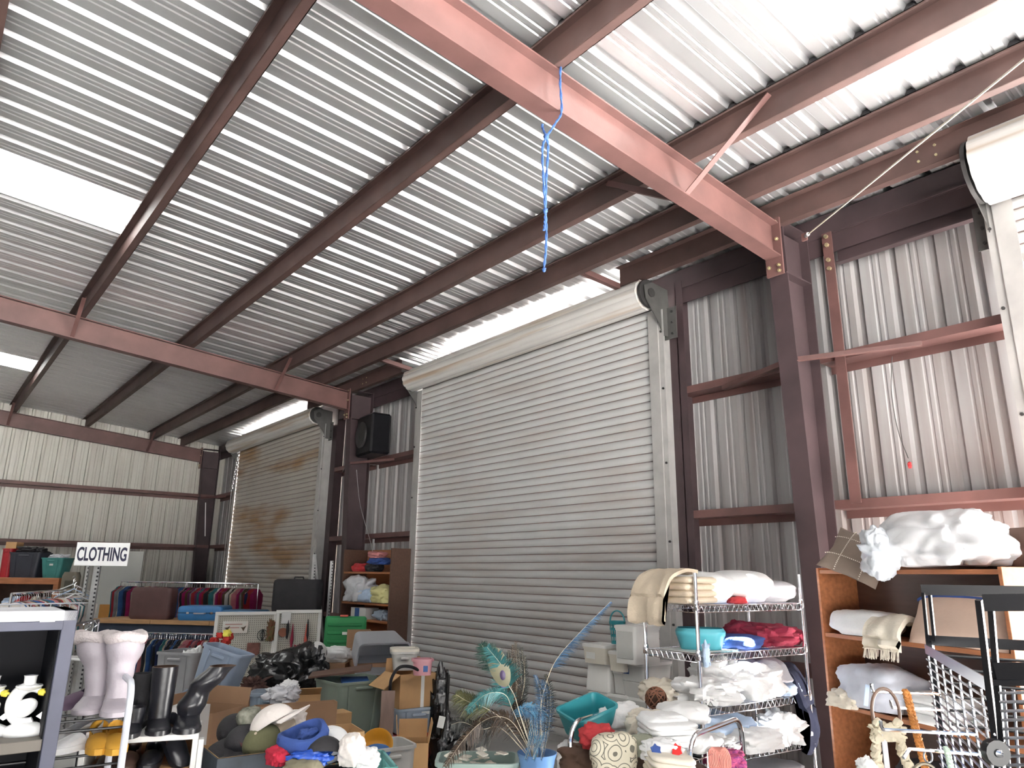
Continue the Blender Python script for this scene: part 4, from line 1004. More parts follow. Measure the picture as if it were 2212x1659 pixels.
gb = tote('grey_bin', 'grey plastic bin overturned on its side', gz(806, 1425, 7.15, 1.0), V+.5, .50, .30, .32, mat('light_grey_plastic', (.36, .37, .40), .4, 0, .04, 4), None, .86, tilt=(math.radians(112), 0))
carton('support_box', 'carton under the green tote', gz(742, 1420, 8.1), V, .50, .36, .78, M_card, closed=True)
gt = thing('green_tote_lid', 'bright green tote standing on its side with a paper strip', 'storage bin', gz(743, 1405, 8.0, .785), V+.05)
part('panel', MB().box((0, 0, .21), (.46, .05, .42), .02), M_greentote, gt)
for k in range(4): part('rib', MB().box((0, -.03, .06+.09*k), (.38, .02, .03), .006), M_greentote, gt)
part('red_clip', MB().box((-.02, -.01, .425), (.09, .04, .02), .004), M_redlabel, gt); part('paper_strip', MB().box((.02, -.043, .24), (.09, .004, .03)), M_label, gt, 0)
carton('tall_carton', 'narrow tall open carton in front of the green tote', gz(772, 1420, 7.6), V+.25, .24, .18, 1.09, M_card)
# kraft box stack right
tote('red_crate', 'red crate at the bottom of the kraft box stack', gz(885, 1560, 5.8), V+.5, .36, .30, .46, mat('red_plastic', (.40, .02, .03), .45), None, .9)
tote('grey_blue_bin', 'grey blue clear bin under the kraft box', gz(888, 1550, 5.8, .462), V+.5, .36, .32, .19, M_frostb, None, .86, labelp=(.06, .15, .07, .02, M_label))
kb = carton('kraft_box', 'open kraft box with flap hanging and white tape on the blue bin', gz(884, 1510, 5.8, .655), V+.62, .32, .28, .25, M_card2, flaps=(('l', -35, .17), ('b', 95, .1)))
part('tape', MB().box((.04, -.142, .12), (.03, .002, .24)), M_label, kb, 0)
tag(part('strap', MB().tube(spline([at(842, 1495, 5.55), at(846, 1465, 5.5), at(862, 1442, 5.5), at(885, 1440, 5.55), at(905, 1448, 5.6)], 6), .012, 7), M_black, None, 60), 'black strap looped over the kraft box', 'strap')
tote('white_tub', 'white lidded tub on the kraft box', gz(872, 1445, 5.95, .912), V+.2, .21, .20, .145, M_frost, M_creampl, .85, ribs=False)
tote('pink_tub', 'clear tub of pink contents with a coloured sticker', gz(912, 1447, 5.65, .912), V+.2, .15, .13, .12, mat('pink_clear_plastic', (.62, .30, .34), .35, 0, .08, 5), None, .9, ribs=False, handle=False, labelp=(.02, .05, .035, .045, M_bluelabel))
tag(part('plank', MB().box((0, 0, .41), (.10, .03, .82), .003), mat('weathered_plank', (.26, .18, .15), .8, 0, .2, 4, stretch=(6, 6, 1)), None, 0, gz(834, 1590, 5.35), (.0, .0, V+.1)), 'weathered upright plank between the sage tote and kraft box', 'plank')
oc = carton('open_carton', 'tall open carton with raised flaps below the kraft box', gz(890, 1650, 4.95), V+.15, .21, .20, .56, M_card2, flaps=(('l', 84, .15), ('r', 80, .13), ('b', 88, .12)))
cloth('bin_bag', 'tall black plastic bag standing right of the kraft box', 'bin bag', gz(948, 1570, 5.75), V, (.17, .20, .98), M_bag, 121, .22, 5, ex=.8, flat=.05)
cloth('bin_bag', 'black bag with a white tag below the feathers', 'bin bag', gz(968, 1650, 5.05), V, (.28, .26, .66), M_bag, 122, .25, 5, ex=.8, flat=.05)
tag(part('price_tag', MB().box((0, 0, 0), (.045, .006, .075), .003), M_label, None, 0, at(953, 1560, 4.88), (0, .2, V)), 'white tag clipped on the black bag', 'tag')
tb = tote('clear_tub', 'clear tub holding orange and blue bowls', gz(828, 1660, 4.25), V+.55, .30, .26, .70, M_frost, None, .9, ribs=False)
mb = MB(); mb.lathe([(.03, 0), (.075, .02), (.095, .06), (.098, .065), (.09, .062), (.07, .025), (.02, .008)], 24); tag(part('bowl', mb, mat('orange_plastic', (.62, .28, .02), .4), None, 60, at(816, 1618, 4.28), (math.radians(58), 0, V)), 'orange plastic bowl standing in the clear tub', 'bowl')
mb = MB(); mb.lathe([(.03, 0), (.08, .012), (.085, .02), (.001, .022)], 24); tag(part('plate', mb, mat('blue_plastic', (.04, .13, .34), .4), None, 60, at(812, 1632, 4.15), (math.radians(20), 0, V)), 'blue plastic lid lying in the clear tub', 'lid')
# ------------------------------------------------------------ low table in the foreground with hats and feathers
TZ = .60
tc = at(830, 1600, 3.30); tc.z = 0
tbl = thing('folding_table', 'long low table under the hat boxes and feather vase', 'table', tc, V)
part('table_top', MB().box((0, 0, TZ-.02), (1.62, .74, .04), .006), M_pine, tbl)
for sx in (-1, 1):
    for sy in (-1, 1): part('leg', MB().box((sx*.75, sy*.31, (TZ-.04)/2), (.05, .05, TZ-.04), .004), M_pine, tbl)
def tz(px, py, d, z=TZ): return gz(px, py, d, z+.001)
M_darkprint = mat('dark_printed_carton', (.045, .055, .07), .6, 0, .4, 9, .05, 40)
hb1 = carton('printed_box', 'dark printed fruit box heaped with dark caps', tz(537, 1640, 3.28), V+.62, .36, .30, .30, M_darkprint, patches=(('f', -.10, .12, .035, .06, mat('green_print', (.12, .24, .10), .6)), ('f', .0, .13, .018, .05, M_label), ('f', .09, .10, .05, .06, mat('tan_print', (.40, .24, .12), .6))))
part('inner_lining', MB().loft([rrect(.349, .289, .002, .302, 1), rrect(.341, .281, .002, .302, 1), rrect(.341, .281, .002, .02, 1)], False, False), M_card2, hb1, 0)
# teal milk crate
mk = thing('milk_crate', 'teal milk crate with lattice sides full of hats', 'crate', tz(742, 1660, 3.12), V+.36)
cw, cdp, chh = .40, .32, .285
M_crate = mat('aqua_crate_plastic', (.22, .55, .52), .4, 0, .05, 5)
def crate_side(L, M):
    mb = MB(); mb.box((0, 0, chh-.014), (L, .012, .028), .003); mb.box((0, 0, .014), (L, .012, .028), .003)
    for x in (-L/2+.02, L/2-.02): mb.box((x, 0, chh/2), (.04, .012, chh), .003)
    n = 8
    for k in range(n):
        x0 = -L/2+.04+(L-.08)*k/n; x1 = x0+(L-.08)/n
        for (z0, z1) in ((.03, .105), (.105, .18), (.18, .255)):
            mb.bar((x0, 0, z0), (x1, 0, z1), .006, .006); mb.bar((x0, 0, z1), (x1, 0, z0), .006, .006)
    for v in mb.v: v[:] = M @ v
    return mb
part('side', crate_side(cw, Matrix.Translation((0, -cdp/2, 0))), M_crate, mk, 0); part('side', crate_side(cw, Matrix.Translation((0, cdp/2, 0))), M_crate, mk, 0)
part('side', crate_side(cdp, Matrix.Translation((cw/2, 0, 0)) @ Matrix.Rotation(PI/2, 4, 'Z')), M_crate, mk, 0); part('side', crate_side(cdp, Matrix.Translation((-cw/2, 0, 0)) @ Matrix.Rotation(PI/2, 4, 'Z')), M_crate, mk, 0)
part('bottom', MB().box((0, 0, .004), (cw, cdp, .008)), M_crate, mk, 0)
cloth('hat_pile', 'mixed dark hats filling the milk crate', 'hats', tz(742, 1660, 3.14, TZ+.01), V+.36, (.36, .28, .24), M_black, 131, .12, 5, ex=.5)
cloth('hat_pile', 'dark winter hats filling the printed box', 'hats', tz(537, 1640, 3.30, TZ+.01), V+.62, (.32, .26, .28), M_black, 132, .14, 5, ex=.5)
def cap(label, px, py, d, m, rot, r=.085, brim=True, m2=None, bl=.075):
    """baseball cap: dome, brim, button; py = centre of the dome"""
    c = thing('cap', label, 'cap', at(px, py, d), rot=rot)
    mb = MB(); rg = []
    for k in range(8):
        a = PI/2*k/7; rg.append([Vector((r*math.cos(a)*math.cos(2*PI*j/24)*1.0, r*math.cos(a)*math.sin(2*PI*j/24)*1.12, r*.92*math.sin(a))) for j in range(24)])
    rin = [[v*.94 for v in ring] for ring in rg[::-1]]
    mb.loft(rg+rin, False, False); part('crown', mb, m, c, 50)
    if brim:
        mb = MB(); top = []
        for j in range(13):
            a = -PI*.98+PI*.96*j/12+0; ca, sa = math.cos(a), math.sin(a)
            top.append([Vector((r*ca, r*1.12*sa, .004-.012*ca*ca)), Vector((r*1.0*ca, r*1.12*sa-bl*abs(sa)**.6, -.004-.018*ca*ca)), Vector((r*1.0*ca, r*1.12*sa-bl*abs(sa)**.6, -.008-.018*ca*ca)), Vector((r*ca, r*1.12*sa, -.002-.012*ca*ca))])
        mb.loft(top, True, True); part('brim', mb, m2 or m, c, 50)
    mb = MB(); mb.lathe([(.001, r*.93), (.007, r*.925), (.007, r*.90)], 8); part('button', mb, m2 or m, c)
    return c
R_ = math.radians
M_camo = mat('grey_camo_knit', (.34, .34, .28), .95, 0, .2, 26, .4, 50, col2=(.08, .08, .06))
cloth('beanie', 'grey and olive speckled beanie on the left of the hat heap', 'beanie', at(537, 1575, 3.42), V, (.125, .12, .10), M_camo, 141, .12, 4, ex=.95)
M_whcap = mat('offwhite_cap_cotton', (.78, .72, .68), .85, 0, .05, 8, .2, 50)
cap('white cap tipped over with its dark lining showing', 590, 1566, 3.36, M_whcap, (R_(-28), R_(20), V+1.9), .095)
cloth('crumpled_cap', 'crumpled white cap crown behind the blue beanie', 'cap', at(612, 1580, 3.42), V, (.20, .14, .09), M_whcap, 142, .18, 4)
cap('charcoal cap at the left of the printed box', 508, 1580, 3.45, M_black, (R_(20), R_(-25), V+.8), .082)
cap('navy cap with grey emblem low in the printed box', 548, 1606, 3.36, M_navy, (R_(25), R_(10), V+.9), .072)
cap('black cap deep in the printed box', 530, 1604, 3.36, M_black, (R_(10), R_(30), V-.8), .085)
cap('olive cap with a tan underside in the middle of the hats', 566, 1604, 3.30, mat('olive_cotton', (.12, .12, .06), .9, 0, .1, 8, .2, 50), (R_(-40), R_(-30), V+2.3), .08, m2=M_beige)
bn = thing('beanie', 'royal blue knit beanie with its opening up', 'beanie', at(655, 1602, 3.12), rot=(R_(18), R_(-8), V))
mb = MB(); rg = []
for (r, z) in ((.03, -.055), (.075, -.05), (.105, -.015), (.112, .02), (.104, .048), (.088, .052), (.078, .035), (.07, .0), (.03, -.015), (.002, -.018)):
    rg.append([Vector((r*(1+.05*noise.noise(Vector((math.cos(2*PI*j/30)*2, math.sin(2*PI*j/30)*2, z*20))))*math.cos(2*PI*j/30), r*.85*math.sin(2*PI*j/30), z+.012*math.sin(4*PI*j/30))) for j in range(30)])
mb.loft(rg, True, True); part('knit', mb, M_blue, bn, 60)
part('fold', lump(.12, .05, .06, 7, .2, 4), M_blue, bn, 60, (.02, .0, -.01), (0, .4, .9))
cloth('foil_scarf', 'shiny bright blue scarf under the beanie', 'scarf', at(668, 1652, 3.02), V, (.17, .10, .06), mat('shiny_blue_nylon', (.03, .10, .50), .25, 0, .2, 9, .4, 40), 143, .25, 6)
cloth('hat', 'red fleece hat between the dark caps', 'hat', at(600, 1652, 3.05), V+.8, (.09, .14, .075), mat('red_fleece', (.50, .02, .05), .9, 0, .1, 9, .3, 60), 144, .2, 5)
cap('maroon cap beside the red fleece hat', 590, 1604, 3.34, mat('maroon_cotton', (.05, .012, .014), .9), (R_(-15), R_(40), V-1.4), .07)
cloth('hat', 'olive canvas hat at the front of the crate', 'hat', at(655, 1680, 2.98), V, (.17, .12, .075), mat('olive_canvas', (.20, .18, .12), .9, 0, .15, 8, .2, 50), 145, .14, 4)
cap('white cap lying behind the blue beanie', 712, 1610, 3.20, M_white, (R_(10), R_(12), V-.5), .085)
cap('black cap brim under the white cap', 700, 1630, 3.08, M_black, (R_(15), R_(15), V+2.6), .08)
cloth('bucket_hat', 'white and khaki bucket hat at the right of the crate', 'hat', at(758, 1655, 3.05), V, (.12, .12, .13), M_whcap, 146, .15, 4, ex=.85)
cloth('hat', 'white terry cloth hat at the right end of the crate', 'hat', at(790, 1658, 3.05), V, (.12, .10, .075), M_white, 147, .2, 5)
carton('hat_carton', 'tan carton edge behind the white hats', tz(705, 1640, 3.50), V+.5, .30, .22, .33, M_card2)
mb = MB(); mb.lathe([(.115, 0), (.115, .01), (.10, .16), (.085, .195), (.05, .212), (.001, .216)], 28); tag(part('cake_cover', mb, M_whitepl, None, 50, tz(898, 1660, 3.12, TZ), (0, 0, 0)), 'white round cover at the bottom edge beside the grey green tub', 'cover')
# grey green tub with white cards
st = tote('small_tote', 'small grey green tub holding white tiles beside the vase', tz(1032, 1640, 3.22), V+.02, .35, .22, .285, mat('grey_green_plastic', (.26, .34, .31), .45, 0, .05, 4), None, .84)
rnd = random.Random(9)
for k in range(14):
    o = tag(part('tile', MB().box((0, 0, 0), (.045, .035, .006), .001), M_creampl, None, 0, st.location+Matrix.Rotation(V, 3, 'Z') @ Vector((rnd.uniform(-.13, .13), rnd.uniform(-.07, .07), .262+.004*k)), (rnd.uniform(-.25, .25), rnd.uniform(-.25, .25), rnd.uniform(0, 3))), 'small off white tile in the grey green tub', 'tile', 'white tiles in the grey green tub')
cloth('packing_paper', 'crumpled paper filling the grey green tub', 'paper', st.location+Vector((0, 0, .01)), V, (.28, .17, .25), M_cream, 151, .1, 5, ex=.5)
# vase
vs = thing('vase', 'blue flared vase holding peacock feathers', 'vase', tz(1160, 1640, 3.15), V)
M_vase = mat('blue_glazed_ceramic', (.13, .26, .50), .25, 0, .15, 3)
mb = MB(); mb.lathe([(.05, 0), (.056, .01), (.062, .08), (.060, .16), (.066, .23), (.080, .300), (.088, .325), (.084, .325), (.060, .225), (.052, .15), (.05, .02)], 32); part('body', mb, M_vase, vs, 50)
VT = vs.location+Vector((0, 0, .27))
def fcol(name, c, var=.3): return mat(name, c, .35, .2, var, 30)
M_fgreen = fcol('peacock_green_barbs', (.035, .09, .07)); M_fteal = fcol('peacock_teal_barbs', (.03, .125, .13)); M_fbrown = fcol('bronze_barbs', (.05, .033, .022)); M_fdark = fcol('dark_barbs', (.03, .032, .03)); M_fblue = fcol('dyed_blue_barbs', (.045, .095, .17)); M_stem = mat('pale_quill', (.40, .35, .26), .5)
M_flime = fcol('olive_barbs', (.075, .075, .03)); M_fcyan = fcol('dyed_cyan_barbs', (.07, .20, .32))
def feather(label, pts, m, blen, t0=.3, n=110, side=0, droop=.3, eye=False, seed=0, width=.0016, name='peacock_feather', stem=.0022, taper=True, barbm=None):
    f = thing(name, label, 'feather', pts[0], 0, 'feathers in the blue vase')
    P = [Vector(p)-Vector(pts[0]) for p in spline(pts, 12)]; N = len(P)
    part('quill', MB().tube(P, stem, 5, rr=[lerp(stem, .0006, k/(N-1)) for k in range(N)]), M_stem, f)
    rnd = random.Random(seed); mb = MB(); view = CF
    for k in range(n):
        t = t0+(1-t0)*k/(n-1); x = t*(N-1); i = min(int(x), N-2); p = P[i].lerp(P[i+1], x-i); tg = (P[i+1]-P[i]).normalized(); sd = tg.cross(view).normalized()
        for s in ((-1, 1) if side == 0 else (side,)):
            L = blen*((1-.75*((t-t0)/(1-t0))**2) if taper else 1)*rnd.uniform(.75, 1.15)
            up = tg*rnd.uniform(.5, .9)+sd*s+Vector((rnd.uniform(-.25, .25), rnd.uniform(-.25, .25), rnd.uniform(-.2, .2)))
            up.normalize(); q1 = p+up*L*.5; q2 = p+up*L-Vector((0, 0, droop*L))
            w = view.cross(up).normalized()*width
            mb.add([p-w, p+w, q1+w*.8, q1-w*.8, q2+w*.2, q2-w*.2], [(0, 1, 2, 3), (3, 2, 4, 5)])
    part('vane', mb, m, f, 60)['kind'] = 'stuff'
    return f
def FP(px, py, d=3.15): return at(px, py, d)
# ------ eye feather
e = feather('peacock feather with a violet and teal eye', [VT, FP(1128, 1560, 3.12), FP(1112, 1505, 3.08), FP(1098, 1478, 3.06), FP(1085, 1440, 3.05), FP(1052, 1398, 3.05)], M_fteal, .075, .55, 130, 0, .12, seed=1, width=.0022)
def disc(px, py, d, rx, rz_, rot, m, nm, parent, off):
    mb = MB(); M4 = Matrix.Rotation(V, 4, 'Z') @ Matrix.Rotation(rot, 4, 'Y')
    c = at(px, py, d)-Vector(parent.location)-CF*off
    mb.loft([[c+(M4 @ Vector((rx*s*math.cos(2*PI*k/26), -.002*(1-s*s), rz_*s*math.sin(2*PI*k/26)))) for k in range(26)] for s in (1., .7, .4, .02)], False, True); part(nm, mb, m, parent, 60)
disc(1078, 1440, 3.05, .042, .085, -.38, mat('bronze_eye_ring', (.075, .07, .035), .35, .3, .3, 20), 'eye_bronze', e, .002)
disc(1084, 1452, 3.05, .033, .055, -.25, M_fteal, 'eye_teal', e, .005)
disc(1087, 1462, 3.05, .024, .040, -.12, mat('violet_eye', (.13, .07, .45), .35, .2, .15, 20), 'eye_violet', e, .009)
disc(1086, 1456, 3.05, .012, .020, -.12, mat('dark_eye_core', (.03, .015, .06), .4, .2, .2, 20), 'eye_core', e, .013)
feather('teal feather sweeping left below the eye feather', [VT, FP(1110, 1540), FP(1090, 1500), FP(1050, 1500, 3.1), FP(1010, 1535, 3.1)], M_fteal, .06, .3, 90, 0, .3, seed=2, width=.0018)
feather('long blue feather arching up to the right', [VT+Vector((.02, .02, 0)), FP(1168, 1540), FP(1180, 1475), FP(1205, 1420), FP(1260, 1358), FP(1318, 1300)], M_fblue, .05, .52, 120, -1, .1, seed=3, width=.0016)
feather('bronze feather drooping left over the tub', [VT, FP(1115, 1570), FP(1080, 1548), FP(1040, 1560), FP(1000, 1600, 3.05), FP(962, 1655, 3.0)], M_fbrown, .07, .15, 120, 0, .5, seed=4, width=.002)
feather('olive feather fanning out at the left', [VT, FP(1090, 1560), FP(1050, 1530), FP(1010, 1515), FP(985, 1500)], M_flime, .085, .45, 90, 0, .2, seed=5)
feather('dark feather curling low at the left', [VT, FP(1085, 1575), FP(1040, 1575), FP(1000, 1560), FP(975, 1565)], M_fdark, .07, .3, 90, 0, .4, seed=6)
feather('green feather tip behind the eye feather', [VT, FP(1100, 1520, 3.25), FP(1070, 1440, 3.28), FP(1040, 1392, 3.28)], M_fgreen, .08, .6, 80, 0, .1, seed=7)
rnd = random.Random(21)
for k in range(9):
    x = 1108+rnd.uniform(-12, 26)
    feather('upright brown grass plume in the vase', [VT+Vector((rnd.uniform(-.02, .02), rnd.uniform(-.02, .02), 0)), FP(1120+rnd.uniform(-8, 14), 1540, 3.2), FP(x, 1470, 3.22), FP(x+rnd.uniform(-8, 8), 1385+rnd.uniform(0, 45), 3.22)], (M_fbrown, M_fdark)[k % 2], .035, .15, 70, 0, -.1, seed=30+k, name='grass_plume', stem=.0009)
for k in range(6):
    x = 1140+6*k
    feather('dyed cyan ostrich plume curling over the vase rim', [VT+Vector((.01, 0, 0)), FP(x-10, 1560), FP(x-18, 1525+rnd.uniform(0, 15)), FP(x+12, 1530+rnd.uniform(0, 20)), FP(x+8, 1585), FP(x-5+rnd.uniform(-15, 15), 1640, 3.05)], (M_fcyan, M_fblue)[k % 2], .03, .25, 70, 0, .6, seed=50+k, name='ostrich_plume', stem=.0008)
for k in range(4):
    x = 1172+7*k
    feather('slate blue plume at the right of the vase', [VT+Vector((.02, .01, 0)), FP(x-6, 1560), FP(x-4, 1500), FP(x-14+rnd.uniform(-4, 10), 1455+rnd.uniform(0, 25))], (M_fblue, M_fdark)[k % 2], .04, .25, 60, 0, .2, seed=60+k, name='ostrich_plume', stem=.0009)
# ------------------------------------------------------------ black bookcase with white candle holders, left foreground
M_blackpaint = mat('black_painted_wood', (.004, .004, .006), .7, 0, .2, 6, spec=.2)
M_edge = mat('worn_blue_grey_edge', (.055, .058, .09), .5, 0, .15, 8)
kR = at(170, 1318, 2.55); kz = kR.z                       # top right front corner
krz = V+math.radians(38)
kc = thing('black_bookcase', 'black open bookcase with two shelves at the left edge', 'bookcase', (kR.x, kR.y, 0), krz)
KW, KD = .80, .32
part('side', MB().box((-.022, KD/2, kz/2), (.044, KD, kz), .002), M_edge, kc); part('side', MB().box((-KW+.022, KD/2, kz/2), (.044, KD, kz), .002), M_edge, kc)
part('back', MB().box((-KW/2, KD-.005, kz/2), (KW-.05, .01, kz-.02)), M_blackpaint, kc)
part('top', MB().box((-KW/2, KD/2, kz-.018), (KW-.002, KD, .036), .002), mat('pale_worn_top', (.60, .60, .64), .5, 0, .1, 6), kc)
part('top_rail', MB().box((-KW/2, .004, kz-.05), (KW-.08, .018, .03), .002), M_edge, kc)
kzs = at(60, 1578, 2.55).z
for z in (kzs, .62, .12): part('shelf', MB().box((-KW/2, KD/2-.004, z-.018), (KW-.09, KD-.02, .036), .002), mat('grey_brown_shelf', (.12, .105, .09), .6, 0, .15, 6), kc)
part('inner_side', MB().box((-.047, KD/2, kz/2), (.004, KD-.03, kz-.06)), M_blackpaint, kc, 0)
part('tape_strip', MB().box((-.09, -.004, kz-.02), (.045, .003, .034)), M_label, kc, 0); part('tape_strip', MB().box((-.36, -.004, kz-.036), (.05, .003, .04)), M_label, kc, 0)
def KP(x, y, z): return Vector((kR.x, kR.y, 0))+Matrix.Rotation(krz, 3, 'Z') @ Vector((x, y, z))
M_cer = mat('white_glazed_ceramic', (.85, .85, .85), .2, 0, .02, 5)
def candle_holder(loc, rz, label):
    t = thing('candle_holder', label, 'candle holder', loc, rz)
    mb = MB(); mb.lathe([(.062, 0), (.066, .012), (.060, .028), (.035, .04), (.001, .044)], 24, sy=.7); part('base', mb, M_cer, t, 50)
    pts = []; rr = []
    for k in range(26):
        a = math.radians(-62)-math.radians(250)*k/25; q = k/25
        pts.append((.045*math.cos(a)-.002, 0, .098+.056*math.sin(a))); rr.append(.010+.013*math.sin(PI*q)**.8)
    part('crescent', MB().tube(pts, .02, 12, rr=rr), M_cer, t, 60)
    part('bird_body', lump(.085, .045, .058, 3, .03, 3, ex=1, flat=0), M_cer, t, 70, (.004, -.006, .062), (0, -.5, 0))
    mb = MB(); mb.loft([[Vector((x, s*.016*w_, z)) for s in (-1, 1)] for x, z, w_ in ((.03, .082, .5), (.055, .098, 1), (.066, .108, 1.3))], False, False, False)
    for v in list(mb.v): pass
    mb = MB(); mb.prism([(.03, -.010, .060), (.068, -.010, .092), (.066, -.010, .078), (.075, -.010, .070), (.045, -.010, .050)], (0, .02, 0)); part('tail', mb, M_cer, t, 0)
    mb = MB(); mb.prism([(-.02, -.02, .035), (-.07, -.02, .006), (-.03, -.02, .0)], (0, .04, 0)); part('wing', mb, M_cer, t, 0)
    mb = MB(); mb.lathe([(.012, .142), (.034, .150), (.042, .158), (.040, .162), (.018, .156), (.020, .188), (.022, .194), (.018, .194), (.015, .17), (.001, .168)], 22, c=(-.006, 0, 0)); part('candle_cup', mb, M_cer, t, 50)
    for k in range(5):
        part('flower', lump(.016, .016, .012, k, .3, 5, nu=12, nv=8), mat('yellow_glaze', (.65, .55, .06), .3), t, 60, (.036+.006*math.cos(k*1.3), -.012+.004*math.sin(k), .132+.006*math.sin(k*1.3)))
    return t
candle_holder(atZ(50, 1588, kzs), V+.4, 'white ceramic bird candle holder with yellow flowers nearest the bookcase side')
candle_holder(atZ(-32, 1592, kzs), V+.4, 'white ceramic bird candle holder cut off by the left photo edge')
# ------------------------------------------------------------ shoe rack with winter boots
def boot(name, label, loc, rz, sh, sr, fl, m, cuff=None, tilt=(0, 0), sole=None, lean=0., slouch=.0, cat='boot', seed=0, top_in=None, puff=False):
    """shaft height sh, shaft radius sr, foot length fl; toe points to local -Y"""
    t = thing(name, label, cat, loc, rot=(tilt[0], tilt[1], rz)); fw = sr*.92
    mb = MB(); rings = []
    n_ = 24 if puff else 12
    prof = [(0., .25, .30), (.06, .62, .42), (.18, .9, .56), (.36, 1., .70), (.55, .92, .95), (.72, .88, 1.25), (.88, .86, 1.3), (.97, .7, 1.2), (1., .4, 1.0)]
    for (q, w_, h_) in prof:
        y = -fl*.62+fl*q; hh = fw*1.15*h_; ring = []
        for k in range(16):
            a = 2*PI*k/16; ring.append(Vector((fw*w_*math.cos(a), y, max(.006, hh*.5+hh*.5*math.sin(a)))))
        rings.append(ring)
    mb.loft(rings, True, True); part('foot', mb, m, t, 60)
    mb = MB(); rings = []; n = n_
    for k in range(n+1):
        q = k/n; z = fw*.6+(sh-fw*.6)*q; r = sr*((.86+.16*q+slouch*math.sin(q*14+seed)) if not puff else (.74+.50*q-.30*math.sin(q*PI*1.1)**2*(1-q)+.05*math.sin(q*17+seed))); cx_o = lean*q*q
        rings.append([Vector((r*(1+(.05*math.sin(7*2*PI*j/22+2*math.sin(q*9+seed))*(1 if puff else 0)))*(1+slouch*.6*noise.noise(Vector((math.cos(2*PI*j/22)*1.5, math.sin(2*PI*j/22)*1.5, q*5+seed))))*math.cos(2*PI*j/22)+cx_o, fl*.12+r*1.05*math.sin(2*PI*j/22), z)) for j in range(22)])
    inner = [[Vector(((p.x-lean)*.86+lean, (p.y-fl*.12)*.86+fl*.12, p.z)) for p in rings[-1]], [Vector(((p.x-lean)*.7+lean*.55, (p.y-fl*.12)*.7+fl*.12, sh*.74)) for p in rings[-1]]]
    mb.loft(rings, True, False); part('shaft', mb, m, t, 60)
    mb = MB(); mb.loft([rings[-1]]+inner, False, True); part('lining', mb, top_in or m, t, 60)
    mb = MB(); mb.loft([[Vector((p.x*1.05, p.y*1.02, 0)) for p in so] for so in [[Vector((fw*w2*s, -fl*.62+fl*q2, 0)) for (q2, w2, s) in ([(q, w_, 1) for q, w_, h_ in prof]+[(q, w_, -1) for q, w_, h_ in prof[::-1]])]]]+[[Vector((fw*w2*s*1.05, (-fl*.62+fl*q2)*1.02, .018)) for (q2, w2, s) in ([(q, w_, 1) for q, w_, h_ in prof]+[(q, w_, -1) for q, w_, h_ in prof[::-1]])]], True, True); part('sole', mb, sole or m, t, 40)
    if cuff:
        mb = MB(); mb.tube([(lean+sr*1.03*math.cos(a), fl*.12+sr*1.06*math.sin(a), sh-.012+.006*math.sin(3*a)) for a in [2*PI*k/26 for k in range(26)]], .022, 9, True, rr=[.022+.004*noise.noise(Vector((k, seed, 0))) for k in range(26)])
        part('fur_cuff', mb, cuff, t, 70)
    return t
M_puff = mat('grey_lilac_nylon', (.42, .38, .42), .45, 0, .1, 5, .5, 22)
M_fur = mat('pale_fur', (.58, .52, .52), .95, 0, .1, 40, .8, 90)
rd = 2.85
sr_ = thing('shoe_rack', 'white tube shoe rack holding winter boots and clogs', 'rack', (0, 0, 0))
p1 = at(286, 1475, rd-.12); p1b = Vector((p1.x, p1.y, 0)); dl = Matrix.Rotation(V+.60, 3, 'Z') @ Vector((-1, 0, 0)); dk = Matrix.Rotation(V+.60, 3, 'Z') @ Vector((0, 1, 0))
def rack_end(off):
    q = p1b+dl*off; zt_ = p1.z
    pts = [q, q+Vector((0, 0, zt_-.06))]+[q+dk*(.06*(1-math.cos(a)))+Vector((0, 0, zt_-.06+.06*math.sin(a))) for a in [PI/2*k/5 for k in range(1, 6)]]
    pts += [q+dk*(.34-.06+.06*math.sin(a))+Vector((0, 0, zt_-.06+.06*math.cos(a))) for a in [PI/2*k/5 for k in range(6)]]+[q+dk*.34]
    return MB().tube(pts, .013, 10)
M_wtube = mat('white_enamel_tube', (.62, .64, .70), .3, 0, .05, 5)
part('end_frame', rack_end(0), M_wtube, sr_); part('end_frame', rack_end(.62), M_wtube, sr_)
tiers = [at(240, 1540, rd).z, at(230, 1610, rd).z, .60, .30]
for z in tiers:
    for o in (.05, .14, .27):
        part('rod', MB().tube([p1b+dk*o+Vector((0, 0, z-(.02 if o < .1 else 0)-.006)), p1b+dl*.62+dk*o+Vector((0, 0, z-(.02 if o < .1 else 0)-.006))], .005, 7), M_blacksteel, sr_)
def RP(px, py, d, z): p = at(px, py, d); return Vector((p.x, p.y, z))
boot('winter_boot', 'grey quilted winter boot with fur cuff on the right of the shoe rack', RP(252, 1520, rd+.02, tiers[0]), V+.50, .295, .060, .20, M_puff, M_fur, puff=True, slouch=.13, seed=1)
boot('winter_boot', 'grey quilted winter boot with fur cuff leaning beside the black bookcase', RP(200, 1520, rd+.06, tiers[0]), V+.25, .290, .058, .20, M_puff, M_fur, puff=True, lean=-.05, slouch=.13, seed=2, tilt=(0, 0))
M_clog = mat('yellow_suede', (.58, .30, .03), .7, 0, .1, 9, .2, 60); M_clogin = mat('tan_lining', (.40, .16, .08), .8)
